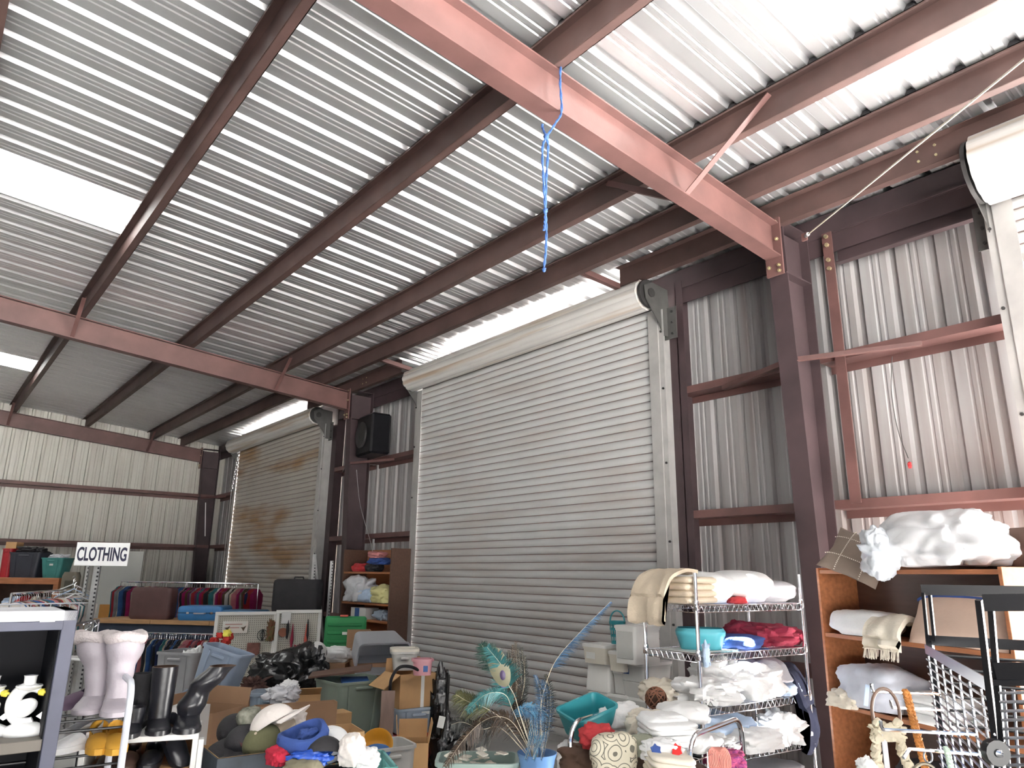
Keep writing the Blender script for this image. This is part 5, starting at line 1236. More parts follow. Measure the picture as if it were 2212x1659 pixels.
def clog(label, loc, rz, m, mi, name='clog'):
    t = thing(name, label, 'shoe', loc, rz)
    mb = MB(); rings = []
    for (q, w_, h_) in ((0, .3, .3), (.07, .7, .55), (.2, .95, .75), (.4, 1, .95), (.5, 1, 1.0)):
        rings.append([Vector((.042*w_*math.cos(a), -.12+.25*q, .028*h_+.030*h_*math.sin(a))) for a in [2*PI*k/16 for k in range(16)]])
    mb.loft(rings, True, True); part('upper', mb, m, t, 60)
    mb = MB(); rr_ = [(0, .3), (.06, .7), (.2, .98), (.45, 1.), (.75, .85), (.93, .8), (1., .45)]
    ring = [(.043*w_, -.122+.255*q) for q, w_ in rr_]+[(-.043*w_, -.122+.255*q) for q, w_ in rr_[::-1]]
    mb.loft([[Vector((x, y, 0)) for x, y in ring], [Vector((x*1.02, y, .022)) for x, y in ring]]); part('sole', mb, m, t, 40)
    mb = MB(); hp = [(.036*math.cos(a), .06+.062*math.sin(a)) for a in [-.25*PI+1.5*PI*k/12 for k in range(13)]]
    mb.loft([[Vector((x, y, z)) for z in (.02, .055+.03*max(0, (y-.04)/.08))]+[Vector((x*.9, (y-.06)*.9+.06, z)) for z in (.055+.03*max(0, (y-.04)/.08), .02)] for x, y in hp], True, True); part('heel_counter', mb, m, t, 50)
    ring = [(x*.82, (y)*.85+.02) for x, y in ring]; part('insole', MB().loft([[Vector((x, max(y, -.02), .024)) for x, y in ring], [Vector((x, max(y, -.02), .028)) for x, y in ring]]), mi, t, 40)
    return t
for px, lb in ((213, 'yellow suede clog, left one under the winter boots'), (250, 'yellow suede clog, right one under the winter boots')): clog(lb, RP(px, 1600, rd-.05, tiers[1]), V+.52, M_clog, M_clogin)
clog('white floral slip-on shoe beside the bookcase edge', RP(165, 1600, rd-.05, tiers[1]), V-.2, M_white, M_greycl, 'slip_on_shoe'); clog('white sneaker half hidden behind the bookcase edge', RP(140, 1605, rd, tiers[1]), V-.3, M_white, M_greycl, 'sneaker')
M_brownleather = mat('brown_leather', (.055, .03, .022), .4, 0, .25, 7); M_blkleather = mat('black_leather', (.012, .012, .016), .3, 0, .2, 7, .1, 40)
clog('mauve pump behind the winter boots', RP(165, 1545, rd+.12, tiers[0]), V-.3, mat('mauve_suede', (.14, .09, .14), .8), M_greycl, 'pump')
for k, (px, lb) in enumerate(((190, 'dark grey boot shaft below the yellow clogs, left'), (226, 'dark grey boot shaft below the yellow clogs, right'))): boot('boot', lb, RP(px, 1659, rd, tiers[2]), V, .17, .05, .20, mat('charcoal_suede', (.09, .085, .10), .8), seed=k)
# ------------------------------------------------------------ white cubby with black boots on top
qd = 3.05
qz = at(350, 1582, qd).z
qR = at(428, 1600, qd-.02)
cb = thing('shoe_cubby', 'white shoe cubby with black boots on top', 'cubby', (qR.x, qR.y, 0), V+math.radians(20))
QW, QD = .44, .30
part('top', MB().box((-QW/2, QD/2, qz-.011), (QW, QD, .022), .002), M_whitepl, cb)
for x in (-.011, -QW+.011): part('side', MB().box((x, QD/2, (qz-.022)/2), (.022, QD, qz-.022), .002), M_whitepl, cb)
part('back', MB().box((-QW/2, QD-.004, qz/2), (QW-.05, .008, qz-.03)), M_pine, cb); q2 = at(350, 1652, qd).z
for z in (q2, q2-.22, q2-.44): part('shelf', MB().box((-QW/2, QD/2, z-.009), (QW-.046, QD-.01, .018), .002), M_pine, cb)
part('side_strip', MB().box((.012, .03, qz-.10), (.022, .05, .15), .002), M_whitepl, cb)
def QP(x, y, z): return Vector((qR.x, qR.y, 0))+Matrix.Rotation(V+math.radians(20), 3, 'Z') @ Vector((x, y, z))
boot('rubber_boot', 'glossy black boot standing straight on the white cubby', QP(-.17, .12, qz), V+.45, .255, .053, .21, M_blkleather, top_in=M_brown)
boot('rubber_boot', 'black slouching boot leaning right on the white cubby', QP(-.055, .12, qz), V+.40, .25, .060, .21, M_blkleather, lean=.12, slouch=.12, seed=4, top_in=M_brown)
boot('ankle_boot', 'dark ankle boot at the left front of the white cubby', QP(-.27, .08, qz), V+.35, .10, .045, .20, M_blkleather, seed=5)
boot('tall_boot', 'black suede boot behind on the left of the cubby', QP(-.27, .20, qz), V+.2, .22, .045, .2, M_black, seed=6)
for x, lb, m in ((-.34, 'brown loafer on the left inside the cubby', M_brownleather), (-.27, 'brown laced shoe inside the cubby', M_brownleather), (-.18, 'dark court shoe in the middle of the cubby', M_blkleather), (-.10, 'black heeled shoe standing at the right in the cubby', M_blkleather)):
    t = clog(lb, QP(x, .12, q2), V+.3, m, M_brown, 'shoe')
    if 'heeled' in lb: t.rotation_euler = (R_(38), 0, V+.9); t.location.z += .055
carton('paper_box', 'white papers sticking out behind the black boots', gz(408, 1540, 3.9), V, .18, .12, .97, M_whitepl)
# ------------------------------------------------------------ stacked grey totes leaning behind the boots
tote('grey_tote', 'big grey tote with open top behind the black boots', gz(398, 1500, 5.6), V-.2, .34, .34, 1.07, mat('pale_grey_tote', (.30, .30, .31), .5, 0, .05, 4), None, .8)
cloth('paper', 'white crumpled paper inside the grey tote', 'paper', gz(410, 1440, 5.6, .90), V, (.16, .14, .19), M_white, 161, .3, 5)
M_bgt = mat('blue_grey_tote_plastic', (.20, .25, .34), .45, 0, .05, 4)
tote('blue_grey_tote', 'upright blue grey tote with a lip below the leaning one', gz(443, 1530, 5.05), V+.2, .29, .27, .86, M_bgt, None, .8)
gt2 = tote('blue_grey_tote', 'blue grey tote with sticker leaning right of the boots', gz(452, 1510, 5.02, .78), V-.15, .29, .24, .38, mat('pale_blue_grey_plastic', (.27, .33, .43), .45, 0, .05, 4), None, .84, tilt=(R_(-4), R_(15)), labelp=(.06, .26, .06, .05, M_label))
carton('support_box', 'carton under the red artificial flowers', gz(478, 1392, 5.55), V, .2, .2, at(476, 1392, 5.5).z-.125, M_card, closed=True)
fl_ = thing('flowers', 'red artificial flowers with one yellow bloom behind the leaning tote', 'flowers', at(476, 1392, 5.5), V)
rnd = random.Random(4)
for k in range(12):
    part('bloom', lump(.05, .05, .045, k, .35, 5, nu=16, nv=10), mat('red_petal', (.42, .02, .015), .7), fl_, 60, (rnd.uniform(-.07, .07), rnd.uniform(-.03, .03), rnd.uniform(-.02, .05)))
part('yellow_bloom', lump(.06, .05, .05, 3, .45, 5, nu=20, nv=10), mat('yellow_petal', (.65, .58, .08), .7), fl_, 60, (.055, -.04, .06))
for k in range(6): part('stem', MB().tube([(rnd.uniform(-.05, .05), 0, .02), (rnd.uniform(-.03, .03), 0, -.12)], .004, 5), mat('green_stem', (.05, .12, .04), .7), fl_)
tag(part('sled', MB().bar((0, 0, 0), (.12, -.05, -.22), .07, .012), mat('red_plastic', (.40, .02, .03)), None, 0, at(494, 1508, 5.1)), 'red plastic strip leaning beside the pale aqua bin', 'strip')
cloth('leaf_garland', 'brown autumn leaf garland hanging beside the pegboard', 'garland', gz(502, 1530, 6.2), V, (.09, .07, .90), mat('autumn_leaves', (.16, .04, .02), .9, 0, .5, 20), 163, .4, 9)
# ------------------------------------------------------------ far half of the shop: racks, counter, pegboards
M_peg = None
def peg_mat():
    m = mat('pegboard_cream', (.52, .50, .44), .7, 0, .04, 4); nt = m.node_tree; N = nt.nodes; L = nt.links; b = N['Principled BSDF']
    tc = [n for n in N if n.type == 'TEX_COORD'][0]
    vm = N.new('ShaderNodeVectorMath'); vm.operation = 'SCALE'; vm.inputs['Scale'].default_value = 1/.0254; L.new(tc.outputs['Object'], vm.inputs[0])
    fr = N.new('ShaderNodeVectorMath'); fr.operation = 'FRACTION'; L.new(vm.outputs[0], fr.inputs[0])
    sb = N.new('ShaderNodeVectorMath'); sb.operation = 'SUBTRACT'; sb.inputs[1].default_value = (.5, .5, .5); L.new(fr.outputs[0], sb.inputs[0])
    ml = N.new('ShaderNodeVectorMath'); ml.operation = 'MULTIPLY'; ml.inputs[1].default_value = (1, 0, 1); L.new(sb.outputs[0], ml.inputs[0])
    ln = N.new('ShaderNodeVectorMath'); ln.operation = 'LENGTH'; L.new(ml.outputs[0], ln.inputs[0])
    lt = N.new('ShaderNodeMath'); lt.operation = 'LESS_THAN'; lt.inputs[1].default_value = .19; L.new(ln.outputs['Value'], lt.inputs[0])
    mx = N.new('ShaderNodeMixRGB'); mx.inputs[2].default_value = (.06, .05, .05, 1); old = b.inputs['Base Color'].links[0].from_socket
    L.new(lt.outputs[0], mx.inputs[0]); L.new(old, mx.inputs[1]); L.new(mx.outputs[0], b.inputs['Base Color']); return m
M_peg = peg_mat()
def pegpanel(label, pxl, pxr, pyt, d0, d1, group=None):
    a, b_ = at(pxl, pyt, d0), at(pxr, pyt-4, d1); L = math.hypot(b_.x-a.x, b_.y-a.y); rz = math.atan2(b_.y-a.y, b_.x-a.x); H = a.z
    t = thing('pegboard', label, 'pegboard', (a.x, a.y, 0), rz)
    part('panel', MB().box((L/2, .02, H/2), (L-.04, .006, H-.04)), M_peg, t, 0)
    for nm, c, s in (('frame_rail', (L/2, .01, H-.02), (L, .04, .04)), ('frame_rail', (L/2, .01, .02), (L, .04, .04)), ('frame_stile', (.02, .01, H/2), (.04, .04, H-.08)), ('frame_stile', (L-.02, .01, H/2), (.04, .04, H-.08))): part(nm, MB().box(c, s, .003), M_whitepl, t)
    return t, rz
pb1, rz1 = pegpanel('left cream pegboard with hummingbird plaque', 466, 600, 1322, 8.9, 9.2); pb2, rz2 = pegpanel('right cream pegboard beside the green tote', 598, 696, 1318, 9.15, 9.4)
part('shelf_rail', MB().box((.5, -.02, .20), (.8, .05, .03), .003), M_blacksteel, pb1); part('shelf_rail', MB().box((.5, -.02, .06), (.8, .05, .03), .003), M_blacksteel, pb1)
def pegpt(pb, rz, px, py, off=.02):
    n = Vector((math.sin(rz), -math.cos(rz), 0)); r = CF+CR*((px-CX)/FPX)-CU*((py-CY)/FPX); p0 = Vector(pb.location)+n*(off-.015)
    t = (p0-Vector((0, 0, CAMZ))).dot(n)/r.dot(n); return Vector((0, 0, CAMZ))+r*t
def onpeg(pb, rz, name, label, px, py, d, mb, m, cat): return tag(part(name, mb, m, None, 40, pegpt(pb, rz, px, py), (0, 0, rz)), label, cat)
pq = thing('plaque', 'white plaque with hummingbirds on the left pegboard', 'plaque', pegpt(pb1, rz1, 508, 1355, .012), rz1)
part('board', MB().box((0, 0, 0), (.30, .012, .145), .002), mat('plaque_white_pink', (.78, .66, .60), .6, 0, .12, 6, col2=(.72, .74, .70)), pq, 0)
for sx in (-.09, .10):
    mb = MB(); mb.prism([(sx, -.008, -.05), (sx-.02, -.008, -.015), (sx-.04, -.008, -.005), (sx-.012, -.008, .0), (sx, -.008, .0), (sx+.03, -.008, .018), (sx+.012, -.008, -.02)], (0, .003, 0)); part('hummingbird', mb, mat('bird_brown', (.10, .07, .04), .7), pq, 0)
for (x, z, w_) in ((-.02, .035, .20), (-.01, -.005, .12)): part('text_line', MB().box((x, -.0075, z), (w_, .002, .010)), mat('faded_pink_print', (.50, .25, .22), .7), pq, 0)
onpeg(pb1, rz1, 'brick_plaque', 'square reddish brown plaque low on the left pegboard', 547, 1402, 8.95, MB().box((0, 0, 0), (.155, .03, .15), .008), mat('red_brown_stone', (.20, .085, .07), .8, 0, .2, 20, .3, 60), 'plaque')
wm = thing('wire_ornament', 'black wire wall ornament on the left pegboard', 'ornament', pegpt(pb1, rz1, 567, 1372, .012), rz1)
for r, sx in ((.062, 1), (.05, .45)): part('loop', MB().tube([(r*sx*math.cos(a), 0, r*1.05*math.sin(a)) for a in [2*PI*k/24 for k in range(24)]], .004, 6, True), M_blacksteel, wm)
part('bar', MB().tube([(0, 0, .07), (0, 0, -.07)], .006, 6), M_blacksteel, wm)
cloth('dried_bouquet', 'dried red flower bouquet hanging upside down on the left pegboard', 'dried flowers', pegpt(pb1, rz1, 583, 1385, .03), rz1, (.10, .05, .24), mat('dried_red_flowers', (.20, .06, .04), .9, 0, .6, 25, col2=(.12, .13, .05)), 171, .45, 9)
onpeg(pb2, rz2, 'round_coaster', 'round rust coloured trivet on the right pegboard', 611, 1366, 9.1, MB().lathe([(.001, -.006), (.055, -.006), (.055, .006), (.001, .006)], 22, M=Matrix.Rotation(PI/2, 4, 'X')), mat('rust_brown', (.26, .10, .06), .8), 'trivet')
onpeg(pb2, rz2, 'fan_blade', 'grey panel strip at the left of the right pegboard', 618, 1335, 9.2, MB().box((0, 0, 0), (.12, .02, .14), .003), M_galv, 'panel')
for k, (px, py, m) in enumerate(((622, 1352, M_black), (631, 1372, M_maroon), (661, 1372, M_redlabel), (664, 1362, M_black))):
    onpeg(pb2, rz2, 'umbrella' if k in (1, 2) else 'tool', ('thin black tool', 'folded maroon umbrella', 'folded red umbrella', 'thin black rod')[k]+' hanging on the right pegboard', px, py, 9.12, MB().lathe([(.004, .14), (.008, .10), (.022, -.06), (.012, -.14), (.004, -.16)], 10), m, 'tool')
cloth('fabric_flowers', 'dark red artificial flowers between the bin bag and right pegboard', 'flowers', gz(655, 1418, 7.25, .801), V, (.20, .12, .16), mat('dark_red_flowers', (.22, .015, .02), .8, 0, .5, 18, col2=(.03, .02, .03)), 172, .4, 8)
# ---- counter with suitcases
cA, cB = at(205, 1328, 10.6), at(590, 1318, 10.2); CZ = .985
crz = math.atan2(cB.y-cA.y, cB.x-cA.x); CLn = math.hypot(cB.x-cA.x, cB.y-cA.y)
ctr = thing('counter', 'long wooden counter with dark front carrying the suitcases', 'counter', (cA.x, cA.y, 0), crz)
for k in range(3): part('top_board', MB().box((CLn*(k+.5)/3, .27, CZ-.03), (CLn/3-.006, .62, .06), .003), M_pine, ctr)
part('front_panel', MB().box((CLn/2, .03, CZ-.16), (CLn, .03, .19)), mat('navy_fascia', (.02, .03, .055), .6, 0, .2, 4), ctr, 0)
for x in (.05, CLn/2, CLn-.05): part('leg', MB().box((x, .5, (CZ-.06)/2), (.06, .06, CZ-.06), .003), M_blacksteel, ctr)
part('hang_rail', MB().tube([(.05, .16, CZ-.28), (CLn-.05, .16, CZ-.28)], .012, 8), M_chrome, ctr)
def CP(x, y, z=CZ): return Vector((cA.x, cA.y, 0))+Matrix.Rotation(crz, 3, 'Z') @ Vector((x, y, z))
def xon(px, py=1330, dref=10.4): return max(0, (Vector(at(px, py, dref))-Vector((cA.x, cA.y, 0))).dot(Vector((math.cos(crz), math.sin(crz), 0))))
def suitcase(name, label, loc, rz, w, d, h, m, seam=True, hand='top', tilt=(0, 0)):
    t = thing(name, label, 'suitcase', loc, rot=(tilt[0], tilt[1], rz))
    mb = MB(); mb.loft([rrect(w-.06, d-.03, .04, 0, 4), rrect(w-.015, d-.01, .05, .025, 4), rrect(w, d, .055, .07, 4), rrect(w, d, .055, h-.06, 4), rrect(w-.02, d-.01, .05, h-.02, 4), rrect(w-.08, d-.03, .04, h, 4)], True, True); part('shell', mb, m, t, 50)
    if seam: part('seam', MB().loft([rrect(w+.006, d+.006, .055, h*.52-.004, 4), rrect(w+.006, d+.006, .055, h*.52+.004, 4)], True, True), M_black, t, 40)
    if hand == 'top': part('handle', MB().tube([(-.07, 0, h-.005), (-.06, 0, h+.03), (.06, 0, h+.03), (.07, 0, h-.005)], .010, 8), m, t)
    if hand == 'front':
        part('handle', MB().tube([(-.08, -d/2, h*.5), (-.07, -d/2-.035, h*.5), (.07, -d/2-.035, h*.5), (.08, -d/2, h*.5)], .010, 8), M_greycl, t)
        for sx in (-.17, .17): part('latch', MB().box((sx, -d/2-.004, h*.52), (.04, .012, .03), .003), M_chrome, t)
    return t
suitcase('brown_suitcase', 'maroon brown suitcase standing upright on the counter', CP(xon(306), .16), crz, .66, .22, .45, mat('maroon_vinyl', (.095, .042, .04), .6, 0, .15, 7, .1, 60), False, 'none')
M_bluecase = mat('sky_blue_shell', (.04, .20, .48), .4, 0, .12, 5)
suitcase('blue_suitcase', 'bright blue hard suitcase lying open on the counter', CP(xon(425), .26), crz+.2, .66, .46, .20, M_bluecase, True, 'front')
suitcase('blue_suitcase', 'second blue suitcase lying right of the bright blue one', CP(xon(520), .28), crz-.1, .60, .42, .15, mat('dull_blue_shell', (.05, .16, .32), .5, 0, .12, 5), True, 'none')
suitcase('black_suitcase', 'big black soft suitcase standing right of the blue cases', gz(640, 1320, 10.1, 1.13), V-.05, .66, .26, .45, M_black, False, 'top')
carton('support_box', 'carton stack under the big black suitcase', gz(640, 1330, 10.1), V-.05, .60, .30, 1.125, M_card, closed=True)
part_s = tag(part('shoe', lump(.26, .10, .08, 5, .1, 3), M_brownleather, None, 60, CP(xon(568), .12), (0, 0, crz)), 'brown leather shoe on the counter end', 'shoe')
# ---- hanging garments
GARM = []
gcols = [('rail_red', (.30, .02, .03)), ('rail_navy', (.02, .03, .09)), ('rail_white', (.62, .58, .55)), ('rail_pink', (.45, .16, .18)), ('rail_black', (.015, .015, .02)), ('rail_teal', (.03, .14, .16)), ('rail_cream', (.50, .42, .30)), ('rail_purple', (.14, .03, .10)), ('rail_blue', (.04, .10, .26)), ('rail_magenta', (.28, .01, .09)), ('rail_brown', (.09, .05, .03)), ('rail_grey', (.20, .20, .22))]
gmats = [mat('garment_'+n, c, .9, 0, .2, 12, .2, 60) for n, c in gcols]
def garment_mesh(w, h, th, seed):
    mb = MB(); rnd = random.Random(seed); rings = []
    prof = [(.05, 0), (.10, -.015), (.5*w*.62, -.05), (.5*w, -.095), (.5*w*.98, -.20), (.5*w*.86, -h*.5), (.5*w*.9, -h*.8), (.5*w*.94, -h)]
    for (hw, z) in prof:
        ring = []
        for k in range(14):
            a = 2*PI*k/14; x = hw*math.copysign(abs(math.cos(a))**.8, math.cos(a)); t_ = th*(.5+.5*min(1, -z/.2))*(1+.4*noise.noise(Vector((x*14, z*3, seed))))
            ring.append(Vector((x, t_*.5*math.sin(a)+.012*noise.noise(Vector((x*9, z*4, seed+3))), z)))
        rings.append(ring)
    mb.loft(rings, True, True); return mb
gmesh = [garment_mesh(.42, h, .05, k).mesh('garment', None, 60) for k, h in enumerate((.62, .70, .55, .85))]
hk = MB(); hk.tube([(0, 0, .0), (0, 0, .05), (.012, 0, .066), (0, 0, .078), (-.012, 0, .066)], .0022, 5); hk.tube([(-.19, 0, -.07), (0, 0, .002), (.19, 0, -.07)], .003, 5); hmesh = hk.mesh('hanger', M_chrome, 60)
_gm = {}
def gmesh_of(k, c):
    if (k, c) not in _gm: me = gmesh[k].copy(); me.materials.append(gmats[c]); _gm[k, c] = me
    return _gm[k, c]
def hang(p, rz, c, k, group, where):
    o = place('hanging_garment', gmesh_of(k, c), None, p-Vector((0, 0, .078)), (0, 0, rz))
    tag(o, f'{gcols[c][0][5:]} garment hanging {where}', 'clothing', group); place('hanger', hmesh, o); return o
def rail_of(a, b, n, seed, group, where, cols=None, kinds=(0, 1, 2, 3), rest=0):
    rnd = random.Random(seed); u = (b-a); ang = math.atan2(u.y, u.x)
    for k in range(n):
        t = (k+.5+rnd.uniform(-.3, .3))/n; p = a.lerp(b, t)
        hang(p, ang+PI/2+rnd.uniform(-.2, .2), rnd.choice(cols or range(12)), rnd.choice(kinds), group, where)
# back rack
ra, rb = at(262, 1256, 12.9), at(560, 1243, 12.0); rb.z = ra.z
rk1 = thing('clothes_rack', 'long chrome clothes rack behind the suitcases', 'clothes rack', (0, 0, 0))
part('rail', MB().tube([ra, rb], .014, 8), M_chrome, rk1)
for t in (0, .5, 1):
    p = ra.lerp(rb, t); part('upright', MB().tube([p, Vector((p.x, p.y, .06))], .014, 8), M_chrome, rk1)
    part('foot', MB().tube([Vector((p.x-.2, p.y-.22, .03)), Vector((p.x+.2, p.y+.22, .03))], .014, 8), M_chrome, rk1)
rail_of(ra, rb, 58, 3, 'clothes on the back rack', 'on the rack behind the suitcases')
# rail under the counter
ua, ub = CP(xon(262), -.14, CZ-.10), CP(xon(470), -.14, CZ-.10); ua, ub = at(262, 1366, 9.9), at(470, 1358, 9.75); ub.z = ua.z
rk2 = thing('clothes_rack', 'low clothes rack in front of the dark counter front', 'clothes rack', (0, 0, 0))
part('rail', MB().tube([ua, ub], .013, 8), M_chrome, rk2)
for t in (0, 1):
    p = ua.lerp(ub, t); part('upright', MB().tube([p, Vector((p.x, p.y, .05))], .013, 8), M_chrome, rk2); part('foot', MB().tube([Vector((p.x-.2, p.y-.2, .03)), Vector((p.x+.2, p.y+.2, .03))], .013, 8), M_chrome, rk2)
rail_of(ua, ub, 40, 5, 'clothes on the low rack', 'on the low rack under the counter', [1, 4, 8, 5, 1, 4, 0, 6, 11, 3], (0, 1, 2))
# left rail of empty hangers and clothes behind the black bookcase
la, lb_ = at(20, 1312, 6.6), at(178, 1250, 8.6); lb_.z = la.z = (la.z+lb_.z)/2
rk3 = thing('clothes_rack', 'receding clothes rail behind the black bookcase', 'clothes rack', (0, 0, 0))
part('rail', MB().tube([la, lb_], .012, 8), M_chrome, rk3)
for t in (0, 1):
    p = la.lerp(lb_, t); part('upright', MB().tube([p, Vector((p.x, p.y, .03))], .012, 8), M_chrome, rk3)
rail_of(la, lb_, 34, 8, 'clothes on the left rail', 'behind the black bookcase', [0, 6, 2, 8, 3, 5, 10, 2], (0, 2))
pa, pb_ = at(0, 1306, 5.2), at(172, 1300, 5.6); pb_.z = pa.z
gr_ = thing('wire_divider', 'low wire divider rail behind the black bookcase top', 'rail', (0, 0, 0))
part('rail', MB().tube([pa, pb_], .006, 6), M_wtube, gr_)
for k in range(9):
    p = pa.lerp(pb_, k/8); part('rod', MB().tube([p, Vector((p.x, p.y, 0))], .004, 6), M_wtube, gr_)
def big_hanger(label, loc, rz, m, tilt=0):
    t = thing('coat_hanger', label, 'hanger', loc, rot=(0, tilt, rz))
    part('body', MB().tube([(-.21, 0, -.10), (-.20, 0, -.085), (0, 0, .0), (.20, 0, -.085), (.21, 0, -.10), (.19, 0, -.105), (-.19, 0, -.105)], .007, 7, True), m, t); part('hook', MB().tube([(0, 0, 0), (0, 0, .05), (.018, 0, .07), (.0, 0, .09), (-.018, 0, .075)], .0035, 6), M_chrome, t); return t
for k, (px, py, m, lb) in enumerate(((158, 1262, M_white, 'white'), (160, 1272, M_ltblue, 'pale blue'), (163, 1282, M_white, 'lower white'))): big_hanger(f'{lb} plastic coat hanger on the receding rail', at(px, py, 8.2-.1*k), V+1.0+.1*k, m)
h0_, h1_ = at(150, 1352, 3.75), at(212, 1340, 4.15); h1_.z = h0_.z
rk4 = thing('clothes_rack', 'short hanger rail above the winter boots', 'clothes rack', (0, 0, 0)); part('rail', MB().tube([h0_, h1_], .010, 8), M_chrome, rk4)
for p in (h0_, h1_): part('upright', MB().tube([p, Vector((p.x, p.y, 0))], .010, 8), M_chrome, rk4)
for k, (px, py) in enumerate(((190, 1358), (195, 1372))): big_hanger(('nearer', 'farther')[k]+' white plastic hanger sticking out above the winter boots', h0_.lerp(h1_, .55+.25*k)-Vector((0, 0, .085)), V+.55+.2*k, M_white, .12)
# ---- CLOTHING sign on its post
sgn = thing('clothing_sign', 'white sign reading CLOTHING on a slotted post', 'sign', at(221, 1197, 8.1), V+R_(3))
SW, SH = S(112, 8.1), S(49, 8.1)
part('board', MB().box((0, 0, 0), (SW, .008, SH), .002), mat('white_sign_board', (.95, .95, .95), .5, 0, .02, 4), sgn, 0)
tcv = bpy.data.curves.new('lettering', 'FONT'); tcv.body = 'CLOTHING'; tcv.align_x = 'CENTER'; tcv.align_y = 'CENTER'; tcv.extrude = .001; tcv.size = .20; tcv.offset = .005
_to = bpy.data.objects.new('tmp', tcv); COL.objects.link(_to); bpy.context.view_layer.update()
_me = bpy.data.meshes.new_from_object(_to.evaluated_get(bpy.context.evaluated_depsgraph_get())); bpy.data.objects.remove(_to)
xs = [v.co.x for v in _me.vertices]; ys = [v.co.y for v in _me.vertices]; w0, h0 = max(xs)-min(xs), max(ys)-min(ys)
for v in _me.vertices: v.co.x = (v.co.x-(max(xs)+min(xs))/2)*SW*.93/w0; v.co.y = (v.co.y-(max(ys)+min(ys))/2)*SH*.60/h0
_me.materials.clear(); _me.materials.append(mat('black_lettering', (.02, .02, .05), .6)); place('lettering', _me, sgn, (0, -.006, 0), (PI/2, 0, 0))
def upright(label, px, d, zt, w=.05, t=.03, name='slotted_post', m=M_galv, rz=V):
    p = gz(px, 1230, d); o = thing(name, label, 'post', p, rz)
    part('channel', MB().box((0, 0, zt/2), (w, t, zt), .002), m, o)
    mb = MB()
    for k in range(int(zt/.045)): mb.box((w*.3, -t/2-.001, .03+k*.045), (w*.28, .003, .02))
    part('slots', mb, M_black, o, 0)['kind'] = 'stuff'
    return o
upright('slotted steel post carrying the CLOTHING sign', 210, 8.15, 1.72, .07); upright('thin dark post left of the sign post', 190, 8.25, 1.75, .03, .03, 'thin_post')
upright('tall slotted shelf upright by the far door guide', 678, 11.2, 1.95, .06); upright('second slotted shelf upright near the far column', 716, 10.9, 1.85, .05)
tag(part('shelf_brace', MB().bar(at(682, 1200, 11.1), gz(722, 1310, 10.8), .03, .03), M_galv, None, 0), 'diagonal steel brace leaning between the shelf uprights', 'brace')
# pale door leaf with orange notice behind the sign
dp = gz(262, 1230, 15.0); dr = thing('loose_door', 'pale grey door leaf leaning behind the sign post', 'door', dp, V+.2)
part('leaf', MB().box((0, 0, 1.03), (.80, .045, 2.06), .004), mat('pale_grey_door', (.46, .46, .44), .6, 0, .04, 3), dr); part('notice', MB().box((-.15, -.026, .82), (.30, .004, .34)), mat('orange_card', (.50, .22, .05), .7), dr, 0)
tv = thing('armchair', 'taupe upholstered chair back with arm at the left', 'chair', gz(152, 1262, 11.0, .0), V-.4)
part('frame', MB().loft([rrect(.30, .10, .05, 1.20), rrect(.34, .12, .06, 1.24), rrect(.34, .12, .06, 1.58), rrect(.28, .10, .05, 1.64)], True, True), mat('taupe_vinyl', (.14, .12, .09), .6, 0, .2, 6), tv, 50); part('panel', MB().box((.04, -.065, 1.42), (.17, .02, .20), .01), mat('dark_olive_mesh', (.05, .045, .03), .7), tv); part('pedestal', MB().lathe([(.16, 0), (.16, .05), (.04, .10), (.04, 1.22)], 14), M_greypl, tv, 40)
# ---- far-left wooden shelf with bins
fL = at(-40, 1252, 11.6); FZ = at(60, 1248, 11.6).z
fs = thing('wood_shelf', 'orange wood shelving unit with bins on top at the far left', 'shelf', gz(-60, 1250, 11.6), V)
FWd = S(188, 11.6)
part('top', MB().box((FWd/2, .25, FZ-.05), (FWd, .5, .10), .003), M_wood, fs); part('side', MB().box((FWd-.04, .25, (FZ-.1)/2), (.08, .5, FZ-.1), .003), M_wood, fs); part('side', MB().box((.04, .25, (FZ-.1)/2), (.08, .5, FZ-.1), .003), M_wood, fs)
part('back', MB().box((FWd/2, .49, FZ/2), (FWd-.16, .02, FZ-.1)), M_brownleather, fs, 0); part('shelf', MB().box((FWd/2, .25, 1.0), (FWd-.16, .46, .04)), M_wood, fs)
def FPt(px, y=.25, z=None): p = gz(px, 1250, 11.6); q = Vector((p.x, p.y, FZ if z is None else z)); return q+Vector((-math.sin(V), math.cos(V), 0))*y
tote('black_tote', 'black storage tote on the far left wooden shelf', FPt(37), V, .50, .36, .40, mat('black_tote_plastic', (.03, .032, .045), .5), None, .86)
cloth('cables', 'tangled dark and white things heaped in the black tote', 'clutter', FPt(37, .25, FZ+.36), V, (.46, .32, .13), M_black, 181, .3, 7)
tote('teal_tote', 'teal bucket tote beside the black tote', FPt(98), V, .36, .34, .32, mat('muted_teal_plastic', (.05, .22, .21), .45), None, .78, labelp=(0, .21, .06, .03, M_label))
cloth('plastic_bag', 'clear plastic bag poking out of the teal tote', 'plastic bag', FPt(98, .25, FZ+.28), V, (.28, .26, .10), M_clearbag, 182, .3, 6)
tote('red_tote', 'red bin cut off at the left photo edge', FPt(-6), V, .16, .30, .46, mat('red_plastic', (.40, .02, .03)), None, .9); carton('tan_carton', 'tan carton corner above the red bin', FPt(-4, .25, FZ+.461), V+.2, .16, .26, .10, M_card2, closed=True)
for k, (x, m, lb) in enumerate(((18, M_ltblue, 'blue and pink'), (50, M_red, 'red'), (75, M_beige, 'yellow'), (105, M_turq, 'turquoise'))): cloth('folded_clothes', f'{lb} clothes on the shelf below the far left bins', 'clothing', FPt(x, .22, 1.02), V, (.30, .34, .22), m, 185+k, .2, 5)
